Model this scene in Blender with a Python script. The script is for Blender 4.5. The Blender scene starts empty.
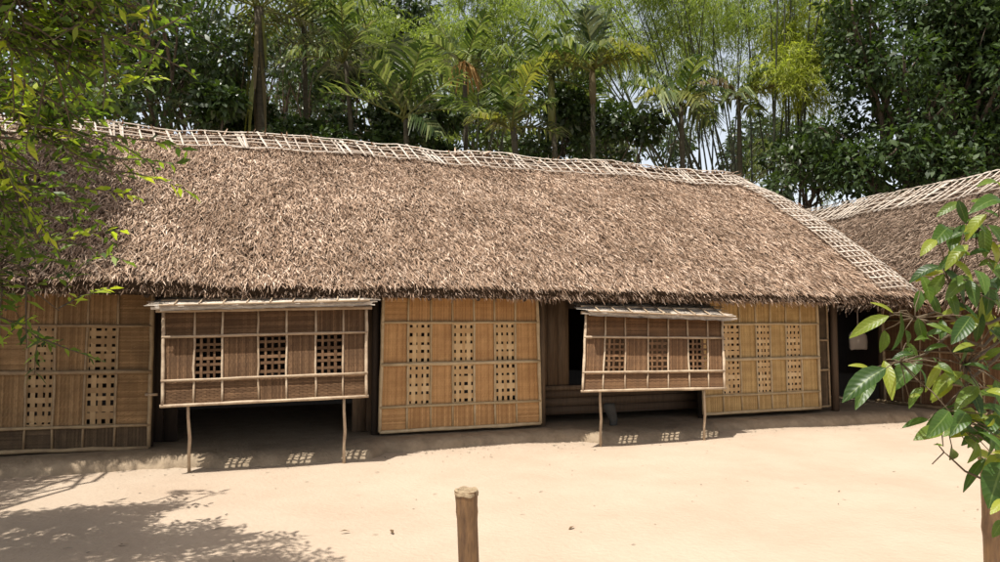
import bpy, math, random
import numpy as np
from mathutils import Vector, noise as mnoise

# ------------------------------------------------------------------ camera, sky, sun
R = math.radians
SC = bpy.context.scene
COL = SC.collection
YAW, PITCH, CAMZ = R(19.4), math.atan(40 / 722.0), 1.6
F = 722.0
cam_d = bpy.data.cameras.new('camera')
cam_d.sensor_width = 36.0
cam_d.lens = 26.0
cam_d.clip_start = 0.05
cam_d.clip_end = 2000
cam = bpy.data.objects.new('camera', cam_d)
COL.objects.link(cam)
cam.location = (0, 0, CAMZ)
cam.rotation_euler = (R(90) + PITCH, 0, -YAW)
SC.camera = cam

SUNV = Vector((-0.30, -0.20, 1.0)).normalized()
world = bpy.data.worlds.new('World')
SC.world = world
world.use_nodes = True
wn = world.node_tree
sky = wn.nodes.new('ShaderNodeTexSky')
sky.sky_type = 'NISHITA'
sky.sun_disc = False
sky.sun_elevation = math.asin(SUNV.z)
sky.sun_rotation = math.atan2(SUNV.x, SUNV.y)
sky.air_density = 0.7
sky.dust_density = 10.0
sky.ozone_density = 1.0
bg = wn.nodes['Background']
wn.links.new(sky.outputs[0], bg.inputs[0])
bg.inputs[1].default_value = 0.065
# pale haze that thickens evenly towards the horizon all round
tcw = wn.nodes.new('ShaderNodeTexCoord')
sxw = wn.nodes.new('ShaderNodeSeparateXYZ')
wn.links.new(tcw.outputs['Generated'], sxw.inputs[0])
inv = wn.nodes.new('ShaderNodeMath')
inv.operation = 'SUBTRACT'
inv.use_clamp = True
inv.inputs[0].default_value = 1.0
wn.links.new(sxw.outputs[2], inv.inputs[1])
pw = wn.nodes.new('ShaderNodeMath')
pw.operation = 'POWER'
pw.inputs[1].default_value = 2.0
wn.links.new(inv.outputs[0], pw.inputs[0])
hz = wn.nodes.new('ShaderNodeBackground')
hz.inputs[0].default_value = (0.86, 0.93, 1.0, 1)
mlw = wn.nodes.new('ShaderNodeMath')
mlw.operation = 'MULTIPLY'
mlw.inputs[1].default_value = 0.98
wn.links.new(pw.outputs[0], mlw.inputs[0])
wn.links.new(mlw.outputs[0], hz.inputs[1])
adds = wn.nodes.new('ShaderNodeAddShader')
wn.links.new(bg.outputs[0], adds.inputs[0])
wn.links.new(hz.outputs[0], adds.inputs[1])
wn.links.new(adds.outputs[0], wn.nodes['World Output'].inputs[0])
sun_d = bpy.data.lights.new('sun', 'SUN')
sun_d.energy = 5.0
sun_d.angle = R(0.5)
sun_d.color = (1.0, 0.96, 0.89)
sun = bpy.data.objects.new('sun', sun_d)
COL.objects.link(sun)
sun.rotation_euler = SUNV.to_track_quat('Z', 'Y').to_euler()
sun.location = (0, 0, 30)
SC.view_settings.view_transform = 'Standard'
SC.view_settings.look = 'None'
SC.view_settings.exposure = 0.45
SC.view_settings.gamma = 1.0
SC.render.engine = 'CYCLES'
SC.cycles.max_bounces = 7
SC.cycles.diffuse_bounces = 4
SC.cycles.glossy_bounces = 2
SC.cycles.transmission_bounces = 4

# ------------------------------------------------------------------ pixel -> place
ca, sa, cp, sp = math.cos(YAW), math.sin(YAW), math.cos(PITCH), math.sin(PITCH)
FW = np.array((sa * cp, ca * cp, sp))
RT = np.array((ca, -sa, 0.0))
UP = np.cross(RT, FW)
CAM = np.array((0, 0, CAMZ))


def ray(px, py):
    return FW + RT * ((px - 500) / F) + UP * ((281 - py) / F)


def at(px, py, d):
    return CAM + ray(px, py) * d


def onY(px, py, Y):
    r = ray(px, py)
    return CAM + r * (Y / r[1])


def onX(px, py, X):
    r = ray(px, py)
    return CAM + r * (X / r[0])


def onZ(px, py, z=0.0):
    r = ray(px, py)
    return CAM + r * ((z - CAMZ) / r[2])


# ------------------------------------------------------------------ mesh helpers
class MB:
    def __init__(self):
        self.v = []
        self.f = []
        self.n = 0

    def arr(self, verts, faces):
        verts = np.asarray(verts, float).reshape(-1, 3)
        faces = np.asarray(faces, int)
        self.v.append(verts)
        self.f.append(faces + self.n)
        self.n += len(verts)
        return self

    def hexa(self, c8):
        # corners: bottom 4 (ccw), top 4
        return self.arr(c8, [[3, 2, 1, 0], [4, 5, 6, 7], [0, 1, 5, 4], [1, 2, 6, 5], [2, 3, 7, 6], [3, 0, 4, 7]])

    def box(self, x0, x1, y0, y1, z0, z1):
        return self.hexa([(x0, y0, z0), (x1, y0, z0), (x1, y1, z0), (x0, y1, z0),
                          (x0, y0, z1), (x1, y0, z1), (x1, y1, z1), (x0, y1, z1)])

    def tube(self, pts, rad, sides=6, flat=1.0):
        pts = np.asarray(pts, float)
        n = len(pts)
        if np.isscalar(rad):
            rad = [rad] * n
        tan = np.gradient(pts, axis=0)
        tan /= np.linalg.norm(tan, axis=1)[:, None] + 1e-9
        ref = np.array((0.0, 0, 1)) if abs(tan[0][2]) < 0.9 else np.array((0.0, 1, 0))
        V = []
        for i in range(n):
            a = np.cross(tan[i], ref)
            a /= np.linalg.norm(a) + 1e-9
            b = np.cross(a, tan[i])
            ref = b
            for k in range(sides):
                t = 2 * math.pi * k / sides
                V.append(pts[i] + (a * math.cos(t) + b * math.sin(t) * flat) * rad[i])
        Fc = []
        for i in range(n - 1):
            for k in range(sides):
                k2 = (k + 1) % sides
                Fc.append([i * sides + k, i * sides + k2, (i + 1) * sides + k2, (i + 1) * sides + k])
        V.append(pts[0])
        V.append(pts[-1])
        self.arr(V, Fc)
        base = self.n - len(V)
        T = []
        for k in range(sides):
            k2 = (k + 1) % sides
            T.append([len(V) - 2, k2, k])
            T.append([len(V) - 1, (n - 1) * sides + k, (n - 1) * sides + k2])
        self.f.append(np.asarray(T) + base)
        return self

    def mesh(self, name, mat, origin=(0, 0, 0), smooth=False):
        me = bpy.data.meshes.new(name)
        V = np.concatenate(self.v) - np.asarray(origin, float)
        counts = []
        idx = []
        for f in self.f:
            counts.append(np.full(len(f), f.shape[1]))
            idx.append(f.reshape(-1))
        counts = np.concatenate(counts)
        idx = np.concatenate(idx)
        me.vertices.add(len(V))
        me.vertices.foreach_set('co', V.astype(np.float32).reshape(-1))
        me.loops.add(len(idx))
        me.loops.foreach_set('vertex_index', idx.astype(np.int32))
        me.polygons.add(len(counts))
        st = np.concatenate(([0], np.cumsum(counts)[:-1]))
        me.polygons.foreach_set('loop_start', st.astype(np.int32))
        me.polygons.foreach_set('loop_total', counts.astype(np.int32))
        if smooth:
            me.polygons.foreach_set('use_smooth', np.ones(len(counts), bool))
        me.update(calc_edges=True)
        me.validate()
        if mat:
            me.materials.append(mat)
        return me


ORG = {}


def root(name, loc, label, cat, group=None):
    o = bpy.data.objects.new(name, None)
    o.empty_display_size = 0.2
    o.location = loc
    COL.objects.link(o)
    ORG[o.name] = np.asarray(loc, float)
    o['label'] = label
    o['category'] = cat
    if group:
        o['group'] = group
    return o


def part(name, mb, mat, parent=None, smooth=False, kind=None, label=None):
    org = ORG[parent.name] if parent else np.zeros(3)
    o = bpy.data.objects.new(name, mb.mesh(name, mat, org, smooth))
    COL.objects.link(o)
    if parent:
        o.parent = parent
    ORG[o.name] = org
    if kind:
        o['kind'] = kind
    if label:
        o['label'] = label
    return o


def thing(name, mb, mat, label, cat, group=None, smooth=False, origin=None):
    V = np.concatenate(mb.v)
    if origin is None:
        origin = ((V[:, 0].min() + V[:, 0].max()) / 2, (V[:, 1].min() + V[:, 1].max()) / 2, V[:, 2].min())
    o = bpy.data.objects.new(name, mb.mesh(name, mat, origin, smooth))
    o.location = origin
    COL.objects.link(o)
    ORG[o.name] = np.asarray(origin, float)
    o['label'] = label
    o['category'] = cat
    if group:
        o['group'] = group
    return o


def nrm(a):
    return a / (np.linalg.norm(a, axis=-1, keepdims=True) + 1e-9)


def blades(P, D, N, L, W, prof=(0.3, 1.0, 0.08), lift=0.0, droop=0.0, fold=0.0):
    """n narrow leaves / straws: 6 verts, 2 quads each, bent at the middle."""
    n = len(P)
    D = nrm(D)
    S = nrm(np.cross(D, N))
    N2 = np.cross(S, D)
    L = np.broadcast_to(np.asarray(L, float), (n,))[:, None]
    W = np.broadcast_to(np.asarray(W, float), (n,))[:, None] * 0.5
    lift = np.broadcast_to(np.asarray(lift, float), (n,))[:, None]
    droop = np.broadcast_to(np.asarray(droop, float), (n,))[:, None]
    mid = P + D * L * 0.5 + N2 * lift * L
    tip = P + D * L + N2 * lift * L * 0.6 - np.array((0, 0, 1.0)) * droop * L
    V = np.empty((n, 6, 3))
    V[:, 0] = P - S * W * prof[0]
    V[:, 1] = P + S * W * prof[0]
    V[:, 2] = mid - S * W * prof[1]
    V[:, 3] = mid + S * W * prof[1]
    V[:, 4] = tip - S * W * prof[2]
    V[:, 5] = tip + S * W * prof[2]
    if fold:
        V[:, 3] += N2 * W * fold
    q = np.array([[0, 1, 3, 2], [2, 3, 5, 4]])
    Fc = (np.arange(n)[:, None, None] * 6 + q[None]).reshape(-1, 4)
    return V.reshape(-1, 3), Fc


# ------------------------------------------------------------------ materials
def material(name, cols, rough=0.7, island=True, objrand=False, nscale=0.0, nmix=0.5, ncol=None, bump=0.0, bscale=60,
             trans=0.0, tcol=None, spec=0.3, stretch=None, hsv=0.0, coord='Object'):
    m = bpy.data.materials.new(name)
    m.use_nodes = True
    nt = m.node_tree
    N, Lk = nt.nodes, nt.links
    bs = N['Principled BSDF']
    bs.inputs['Roughness'].default_value = rough
    bs.inputs['Specular IOR Level'].default_value = spec
    ramp = N.new('ShaderNodeValToRGB')
    e = ramp.color_ramp.elements
    while len(e) < len(cols):
        e.new(0.5)
    while len(e) > len(cols):
        e.remove(e[-1])
    for i, c in enumerate(cols):
        e[i].position = i / max(1, len(cols) - 1)
        e[i].color = (*c, 1)
    if island:
        g = N.new('ShaderNodeNewGeometry')
        Lk.new(g.outputs['Random Per Island'], ramp.inputs[0])
    elif objrand:
        g = N.new('ShaderNodeObjectInfo')
        Lk.new(g.outputs['Random'], ramp.inputs[0])
    else:
        ramp.inputs[0].default_value = 0.5
    out = ramp.outputs[0]
    tc = N.new('ShaderNodeTexCoord')
    mp = N.new('ShaderNodeMapping')
    Lk.new(tc.outputs[coord], mp.inputs[0])
    if stretch:
        mp.inputs['Scale'].default_value = stretch
    if nscale:
        nz = N.new('ShaderNodeTexNoise')
        nz.inputs['Scale'].default_value = nscale
        nz.inputs['Detail'].default_value = 5
        nz.inputs['Roughness'].default_value = 0.65
        Lk.new(mp.outputs[0], nz.inputs['Vector'])
        cr = N.new('ShaderNodeMapRange')
        cr.inputs[1].default_value = 0.38
        cr.inputs[2].default_value = 0.66
        Lk.new(nz.outputs[0], cr.inputs[0])
        ml = N.new('ShaderNodeMath')
        ml.operation = 'MULTIPLY'
        ml.inputs[1].default_value = nmix
        Lk.new(cr.outputs[0], ml.inputs[0])
        mx = N.new('ShaderNodeMix')
        mx.data_type = 'RGBA'
        Lk.new(ml.outputs[0], mx.inputs[0])
        Lk.new(out, mx.inputs[6])
        mx.inputs[7].default_value = (*(ncol or tuple(c * 0.5 for c in cols[0])), 1)
        out = mx.outputs[2]
    Lk.new(out, bs.inputs['Base Color'])
    if bump:
        nb = N.new('ShaderNodeTexNoise')
        nb.inputs['Scale'].default_value = bscale
        nb.inputs['Detail'].default_value = 6
        Lk.new(mp.outputs[0], nb.inputs['Vector'])
        bp = N.new('ShaderNodeBump')
        bp.inputs['Strength'].default_value = bump
        bp.inputs['Distance'].default_value = 0.02
        Lk.new(nb.outputs[0], bp.inputs['Height'])
        Lk.new(bp.outputs[0], bs.inputs['Normal'])
    if trans:
        tb = N.new('ShaderNodeBsdfTranslucent')
        hv = N.new('ShaderNodeMix')
        hv.data_type = 'RGBA'
        hv.blend_type = 'MULTIPLY'
        hv.inputs[0].default_value = 1.0
        Lk.new(out, hv.inputs[6])
        hv.inputs[7].default_value = (*(tcol or (1.6, 1.7, 0.7)), 1)
        Lk.new(hv.outputs[2], tb.inputs[0])
        mxs = N.new('ShaderNodeMixShader')
        mxs.inputs[0].default_value = trans
        Lk.new(bs.outputs[0], mxs.inputs[1])
        Lk.new(tb.outputs[0], mxs.inputs[2])
        Lk.new(mxs.outputs[0], N['Material Output'].inputs[0])
    return m


M = {}
M['sand'] = material('sand', [(0.40, 0.320, 0.242)], 0.95, island=False, nscale=0.9, nmix=0.7, ncol=(0.35, 0.267, 0.195),
                     bump=0.6, bscale=22, spec=0.1)
M['earth'] = material('earth', [(0.31, 0.24, 0.165)], 0.95, island=False, nscale=5, nmix=0.7, ncol=(0.20, 0.15, 0.10),
                      bump=0.6, bscale=30, spec=0.1)
M['thatch_base'] = material('thatch_base', [(0.05, 0.033, 0.02)], 0.95, island=False, nscale=30, nmix=0.7,
                            ncol=(0.02, 0.014, 0.01), bump=0.8, bscale=50, spec=0.1)
M['straw'] = material('straw', [(0.085, 0.05, 0.032), (0.29, 0.192, 0.13), (0.47, 0.335, 0.235), (0.72, 0.57, 0.45)], 0.85,
                      nscale=1.1, nmix=0.55, ncol=(0.17, 0.108, 0.068), spec=0.15)
M['straw2'] = material('straw_weathered', [(0.05, 0.032, 0.022), (0.15, 0.10, 0.068), (0.28, 0.20, 0.145), (0.46, 0.36, 0.28)], 0.85,
                       nscale=1.5, nmix=0.45, ncol=(0.14, 0.095, 0.065), spec=0.15)
M['strip'] = material('split_bamboo_strip', [(0.30, 0.25, 0.20), (0.44, 0.38, 0.32), (0.58, 0.52, 0.45)], 0.6, island=False,
                      objrand=True, nscale=8, nmix=0.4, ncol=(0.42, 0.33, 0.24))
M['mat_new'] = material('woven_bamboo', [(0.36, 0.19, 0.072), (0.51, 0.285, 0.115), (0.64, 0.38, 0.165)], 0.6,
                        nscale=3.0, nmix=0.55, ncol=(0.29, 0.14, 0.05), spec=0.25)
M['mat_yel'] = material('woven_bamboo_pale', [(0.37, 0.235, 0.092), (0.52, 0.345, 0.145), (0.64, 0.44, 0.20)], 0.6,
                        nscale=3.0, nmix=0.55, ncol=(0.29, 0.165, 0.06), spec=0.25)
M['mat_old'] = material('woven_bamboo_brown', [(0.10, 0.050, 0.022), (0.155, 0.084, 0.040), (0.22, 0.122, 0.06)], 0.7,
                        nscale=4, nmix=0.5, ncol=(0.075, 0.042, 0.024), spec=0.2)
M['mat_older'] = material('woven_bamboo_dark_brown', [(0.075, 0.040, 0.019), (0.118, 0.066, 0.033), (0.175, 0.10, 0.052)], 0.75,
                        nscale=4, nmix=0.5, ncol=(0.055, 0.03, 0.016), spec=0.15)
M['lattice_tan'] = material('lattice_strip_tan', [(0.50, 0.32, 0.15), (0.62, 0.43, 0.22), (0.70, 0.51, 0.29)], 0.6, nscale=5, nmix=0.4,
                          ncol=(0.36, 0.21, 0.09), spec=0.25)
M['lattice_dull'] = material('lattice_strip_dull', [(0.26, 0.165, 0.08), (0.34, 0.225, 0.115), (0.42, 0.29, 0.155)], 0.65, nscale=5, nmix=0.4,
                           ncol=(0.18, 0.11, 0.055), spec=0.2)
M['mat_shade'] = material('woven_bamboo_old_shaded', [(0.18, 0.102, 0.044), (0.265, 0.158, 0.072), (0.36, 0.225, 0.11)], 0.7,  # older weave, darkened as well for the tree shade on the left panel
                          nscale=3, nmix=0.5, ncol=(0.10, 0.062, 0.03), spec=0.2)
M['mat_foot'] = material('woven_bamboo_darkest', [(0.07, 0.048, 0.028), (0.105, 0.072, 0.042), (0.15, 0.10, 0.06)], 0.8,  # darkest weave: foot row of the left panel and the narrow right panel
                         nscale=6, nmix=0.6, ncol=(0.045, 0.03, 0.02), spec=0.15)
M['bamboo'] = material('bamboo_batten', [(0.42, 0.31, 0.17), (0.52, 0.40, 0.24), (0.58, 0.46, 0.29)], 0.5, island=False,
                       objrand=True, nscale=9, nmix=0.5, ncol=(0.30, 0.20, 0.10))
M['bamboo_pale'] = material('bamboo_weathered', [(0.34, 0.25, 0.16), (0.50, 0.40, 0.28)], 0.55, island=False, objrand=True,
                            nscale=10, nmix=0.8, ncol=(0.26, 0.18, 0.12))
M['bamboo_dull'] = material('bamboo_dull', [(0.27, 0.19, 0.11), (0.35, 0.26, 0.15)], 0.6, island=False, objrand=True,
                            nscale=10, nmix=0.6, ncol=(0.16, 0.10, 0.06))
M['cover'] = material('cover_leaf', [(0.36, 0.30, 0.24), (0.5, 0.44, 0.37), (0.60, 0.54, 0.46)], 0.8, nscale=12, nmix=0.4,
                      ncol=(0.24, 0.19, 0.14))
M['wood'] = material('old_wood', [(0.10, 0.065, 0.04), (0.15, 0.10, 0.062), (0.19, 0.13, 0.08)], 0.7, island=False, objrand=True,
                     nscale=6, nmix=0.6, ncol=(0.06, 0.04, 0.026), stretch=(6, 6, 0.6), bump=0.3, bscale=20)
M['wood_dark'] = material('dark_wood', [(0.035, 0.025, 0.018), (0.055, 0.038, 0.027)], 0.8, island=False, objrand=True,  # near-black wood for inner walls, beams, rafters and the passage
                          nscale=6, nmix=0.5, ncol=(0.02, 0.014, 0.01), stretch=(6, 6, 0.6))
M['post'] = material('bamboo_post', [(0.20, 0.112, 0.048)], 0.5, island=False, nscale=9, nmix=0.95, ncol=(0.065, 0.035, 0.018),
                     stretch=(3, 3, 0.5), bump=0.3, bscale=30, spec=0.4)
M['post_rim'] = material('cut_bamboo', [(0.34, 0.26, 0.16)], 0.8, island=False, nscale=40, nmix=0.6, ncol=(0.13, 0.085, 0.05), bump=0.6, bscale=60)
M['post_in'] = material('bamboo_inside', [(0.30, 0.24, 0.17)], 0.8, island=False, nscale=40, nmix=0.6, ncol=(0.14, 0.10, 0.07))
M['bark'] = material('bark', [(0.11, 0.085, 0.06)], 0.9, island=False, nscale=7, nmix=0.7, ncol=(0.045, 0.034, 0.025),
                     stretch=(3, 3, 0.7), bump=0.6, bscale=20)
M['palm_bark'] = material('palm_bark', [(0.085, 0.072, 0.045)], 0.85, island=False, nscale=5, nmix=0.7, ncol=(0.03, 0.028, 0.018),
                          stretch=(1, 1, 6), bump=0.5, bscale=20)
M['culm'] = material('bamboo_culm', [(0.025, 0.03, 0.014), (0.045, 0.05, 0.022), (0.07, 0.07, 0.035)], 0.5, island=False, objrand=True,
                     nscale=3, nmix=0.5, ncol=(0.02, 0.02, 0.012))
M['cloth'] = material('pale_cloth', [(0.42, 0.36, 0.30)], 0.9, island=False, nscale=12, nmix=0.4, ncol=(0.45, 0.38, 0.32))
M['stone'] = material('grey_stone', [(0.06, 0.057, 0.052)], 0.9, island=False, nscale=12, nmix=0.6, ncol=(0.10, 0.095, 0.085))
M['twig'] = material('twig', [(0.10, 0.07, 0.04)], 0.7, island=False, nscale=30, nmix=0.5, ncol=(0.06, 0.05, 0.03))
M['litter'] = material('litter', [(0.10, 0.085, 0.06), (0.20, 0.17, 0.12), (0.30, 0.25, 0.18)], 0.9)
M['dryleaf'] = material('dry_leaf', [(0.12, 0.075, 0.035)], 0.8, island=False, nscale=40, nmix=0.5)


def leafmat(name, cols, trans=0.35, rough=0.45, spec=0.35, tcol=(1.5, 1.6, 0.6)):
    return material(name, cols, rough, trans=trans, spec=spec, tcol=tcol)


M['leaf_dark'] = leafmat('leaf_dark', [(0.018, 0.034, 0.010), (0.035, 0.060, 0.016), (0.055, 0.085, 0.022)], 0.25, 0.4, 0.5)
M['leaf_mid'] = leafmat('leaf_mid', [(0.030, 0.052, 0.012), (0.055, 0.085, 0.018), (0.090, 0.125, 0.028)], 0.35)
M['leaf_gloss'] = leafmat('leaf_gloss', [(0.016, 0.032, 0.011), (0.034, 0.060, 0.016), (0.060, 0.095, 0.026)], 0.28, 0.55, 0.25)
M['leaf_fresh'] = leafmat('leaf_fresh', [(0.024, 0.046, 0.011), (0.064, 0.112, 0.018), (0.12, 0.185, 0.026), (0.20, 0.275, 0.038)], 0.45)
M['leaf_yel'] = leafmat('leaf_yellowgreen', [(0.20, 0.29, 0.025), (0.30, 0.38, 0.035), (0.40, 0.44, 0.05)], 0.45)
M['bam_leaf'] = leafmat('bamboo_leaf', [(0.085, 0.125, 0.028), (0.165, 0.215, 0.055), (0.27, 0.315, 0.095)], 0.5)
M['bam_leaf2'] = leafmat('bamboo_leaf_pale', [(0.15, 0.185, 0.032), (0.235, 0.27, 0.05), (0.35, 0.37, 0.085)], 0.5)
M['bam_dark'] = leafmat('bamboo_leaf_dark', [(0.05, 0.072, 0.02), (0.085, 0.112, 0.034), (0.13, 0.155, 0.055)], 0.45)
M['palm_leaf'] = leafmat('palm_leaf', [(0.018, 0.034, 0.010), (0.040, 0.065, 0.018), (0.12, 0.15, 0.055), (0.22, 0.25, 0.12)], 0.3, 0.38, 0.45)
M['palm_yel'] = leafmat('palm_leaf_yellowing', [(0.09, 0.11, 0.03), (0.16, 0.17, 0.045), (0.24, 0.225, 0.06)], 0.4, 0.4, 0.4)
M['palm_dry'] = leafmat('palm_leaf_dry', [(0.24, 0.15, 0.055), (0.36, 0.23, 0.09), (0.46, 0.33, 0.15)], 0.3, 0.6, 0.2, (1.2, 1.0, 0.7))
M['palm_brown'] = leafmat('palm_leaf_brown', [(0.085, 0.07, 0.035), (0.15, 0.12, 0.06)], 0.2, 0.7, 0.2, (1.2, 1.0, 0.7))
def vein_leaf(name, cols, vein, trans):
    m = material(name, cols, 0.40, island=False, objrand=True, nscale=14, nmix=0.45, ncol=tuple(c * 0.6 for c in cols[0]),
                 trans=trans, tcol=(1.9, 1.8, 0.55), spec=0.4)
    nt = m.node_tree
    N, Lk = nt.nodes, nt.links
    uv = N.new('ShaderNodeUVMap')
    sx = N.new('ShaderNodeSeparateXYZ')
    Lk.new(uv.outputs[0], sx.inputs[0])

    def mth(op, a, b=None):
        n = N.new('ShaderNodeMath')
        n.operation = op
        for k, v in enumerate((a, b)):
            if v is None:
                continue
            if isinstance(v, (int, float)):
                n.inputs[k].default_value = v
            else:
                Lk.new(v, n.inputs[k])
        return n.outputs[0]
    av = mth('ABSOLUTE', mth('SUBTRACT', mth('MULTIPLY', sx.outputs[1], 2.0), 1.0))
    mid = mth('LESS_THAN', av, 0.07)
    wv = mth('SINE', mth('MULTIPLY', mth('SUBTRACT', sx.outputs[0], mth('MULTIPLY', av, 0.16)), 56.0))
    side = mth('MULTIPLY', mth('GREATER_THAN', wv, 0.9), 0.22)
    fac = mth('MULTIPLY', mth('MAXIMUM', mid, side), 0.7)
    bs = N['Principled BSDF']
    old = bs.inputs['Base Color'].links[0].from_socket
    mx = N.new('ShaderNodeMix')
    mx.data_type = 'RGBA'
    Lk.new(fac, mx.inputs[0])
    Lk.new(old, mx.inputs[6])
    mx.inputs[7].default_value = (*vein, 1)
    Lk.new(mx.outputs[2], bs.inputs['Base Color'])
    bp = N.new('ShaderNodeBump')
    bp.inputs['Strength'].default_value = 0.18
    bp.inputs['Distance'].default_value = 0.003
    Lk.new(mth('MULTIPLY', wv, 0.5), bp.inputs['Height'])
    Lk.new(bp.outputs[0], bs.inputs['Normal'])
    return m


M['leaf_big'] = vein_leaf('shrub_leaf', [(0.026, 0.062, 0.012), (0.060, 0.118, 0.018), (0.12, 0.18, 0.026)], (0.16, 0.22, 0.06), 0.38)
M['leaf_big_y'] = vein_leaf('shrub_leaf_young', [(0.16, 0.22, 0.03), (0.25, 0.29, 0.045)], (0.30, 0.33, 0.10), 0.45)

# ------------------------------------------------------------------ ground
def fbm(x, y, s, o=0.0):
    return mnoise.fractal(Vector((x * s + o, y * s - o, o * 0.37)), 1.0, 2.0, 4)


def grid_sheet(xs, ys, zf):
    V = [(x, y, zf(x, y)) for y in ys for x in xs]
    n = len(xs)
    Fc = [[j * n + i, j * n + i + 1, (j + 1) * n + i + 1, (j + 1) * n + i] for j in range(len(ys) - 1) for i in range(n - 1)]
    return V, Fc


xs = [-400, -150, -60, -30, -18] + list(np.arange(-12, 17.01, 0.25)) + [22, 35, 60, 150, 400]
ys = [-400, -150, -60, -30, -15] + list(np.arange(-8, 18.01, 0.25)) + [25, 40, 70, 150, 400]


def gz(x, y):
    if -12 <= x <= 17 and -8 <= y <= 18:
        return 0.035 * fbm(x, y, 0.35, 3.1) * min(1, max(0, (y + 8) / 3)) + 0.008 * fbm(x, y, 2.2, 9.0)
    return -0.01


mb = MB()
mb.arr(*grid_sheet(xs, ys, gz))
g = part('ground', mb, M['sand'], smooth=True)
g['kind'] = 'structure'

# ------------------------------------------------------------------ layout numbers
YF, YE, YR = 9.3, 8.46, 11.33        # wall panels, eave edge, ridge line
ZE, ZR = 2.0, 4.34
XL, XE = -4.6, 10.12                # left end of the roof, right eave corner
PLZ = 0.13

# earth platform with a rough, lumpy edge (house strip + strip of the side house)
xs = list(np.arange(-5.2, 10.31, 0.05))
DOT_RAMPS = [(onY(200, 460, 8.5)[0], onY(392, 460, 8.5)[0]), (onY(590, 440, 8.5)[0], onY(736, 440, 8.5)[0])]  # slopes added under the flaps to catch the sun dots from their holes
V, Fc = [], []
prof = [(0.0, -0.05), (0.03, 0.035), (0.07, 0.085), (0.13, 0.118), (0.22, 0.13), (0.5, 0.132), (1.6, 0.13), (6.2, 0.13)]
for i, x in enumerate(xs):
    e = 8.71 + 0.14 * min(1.0, max(0.0, (x - 0.4) / 0.5)) + 0.055 * fbm(x, 0, 1.1, 5) + 0.035 * fbm(x, 1, 6.0, 2) + 0.03 * fbm(x, 3, 14.0, 4)
    rk = max(min(1.0, max(0.0, (x - a_) / 0.25)) * min(1.0, max(0.0, (b_ - x) / 0.25)) for a_, b_ in DOT_RAMPS)
    e = e * (1 - rk) + 8.47 * rk
    for j, (dy, z) in enumerate(prof):
        if j < 6:
            dy = dy * (1 + 0.9 * rk)
        k = 1.0 if j < 5 else 0.3
        V.append((x, e + dy * (1 + 0.4 * fbm(x, dy * 9, 9, 7) * (j in (1, 2, 3))), z + 0.018 * k * fbm(x, dy * 4, 9, 1)))
m_ = len(prof)
Fc = [[i * m_ + j, i * m_ + j + 1, (i + 1) * m_ + j + 1, (i + 1) * m_ + j] for i in range(len(xs) - 1) for j in range(m_ - 1)]
Fc = [f[::-1] for f in Fc]
mb = MB()
mb.arr(V, Fc)
o = part('earth_platform', mb, M['earth'], smooth=True)
o['kind'] = 'structure'
ys = list(np.arange(1.5, 14.6, 0.06))
V = []
for i, y in enumerate(ys):
    e = 10.42 + 0.055 * fbm(y, 0, 1.1, 15) + 0.03 * fbm(y, 1, 6.0, 12) + 0.02 * fbm(y, 3, 14.0, 14)
    for j, (dy, z) in enumerate(prof):
        V.append((e + dy * 0.9, y, z + 0.004 + 0.015 * (1 if j < 5 else 0.3) * fbm(y, dy * 4, 9, 21)))
Fc = [[i * m_ + j, i * m_ + j + 1, (i + 1) * m_ + j + 1, (i + 1) * m_ + j] for i in range(len(ys) - 1) for j in range(m_ - 1)]
mb = MB()
mb.arr(V, Fc)
o = part('side_platform', mb, M['earth'], smooth=True)
o['kind'] = 'structure'

# ------------------------------------------------------------------ woven panels
rngw = np.random.default_rng(5)


class Quad:
    """a four-cornered flat panel; u to the right, v up, off = outward"""

    def __init__(s, bl, br, tl, tr):
        s.c = [np.asarray(p, float) for p in (bl, br, tl, tr)]
        n = np.cross(s.c[1] - s.c[0], s.c[2] - s.c[0])
        s.n = n / np.linalg.norm(n)
        s.w = np.linalg.norm(s.c[1] - s.c[0])
        s.h = np.linalg.norm(s.c[2] - s.c[0])

    def p(s, u, v, off=0.0):
        u = np.asarray(u, float)[..., None]
        v = np.asarray(v, float)[..., None]
        off = np.asarray(off, float)[..., None]
        b = s.c[0] * (1 - u) + s.c[1] * u
        t = s.c[2] * (1 - u) + s.c[3] * u
        return b * (1 - v) + t * v + s.n * off


def strips(q, u0, u1, v0, v1, n, m, amp, gap, vert, base, phase=0):
    """n flat slats side by side, each with m weave steps"""
    V, Fc = [], []
    k = 0
    for i in range(n):
        a0, a1 = (i + gap) / n, (i + 1 - gap) / n
        t = np.linspace(0, 1, m + 1)
        s = (((np.arange(m + 1) + i * 1 + phase) // 1) % 2) * 2.0 - 1
        if vert:
            L_ = q.p(np.full(m + 1, u0 + (u1 - u0) * a0), v0 + (v1 - v0) * t, base + amp * s)
            R_ = q.p(np.full(m + 1, u0 + (u1 - u0) * a1), v0 + (v1 - v0) * t, base + amp * s)
        else:
            L_ = q.p(u0 + (u1 - u0) * t, np.full(m + 1, v0 + (v1 - v0) * a0), base - amp * s)
            R_ = q.p(u0 + (u1 - u0) * t, np.full(m + 1, v0 + (v1 - v0) * a1), base - amp * s)
        V.append(np.concatenate((L_, R_)))
        for j in range(m):
            Fc.append([k + j, k + m + 1 + j, k + m + 2 + j, k + j + 1])
        k += 2 * (m + 1)
    return np.concatenate(V), Fc


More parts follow.
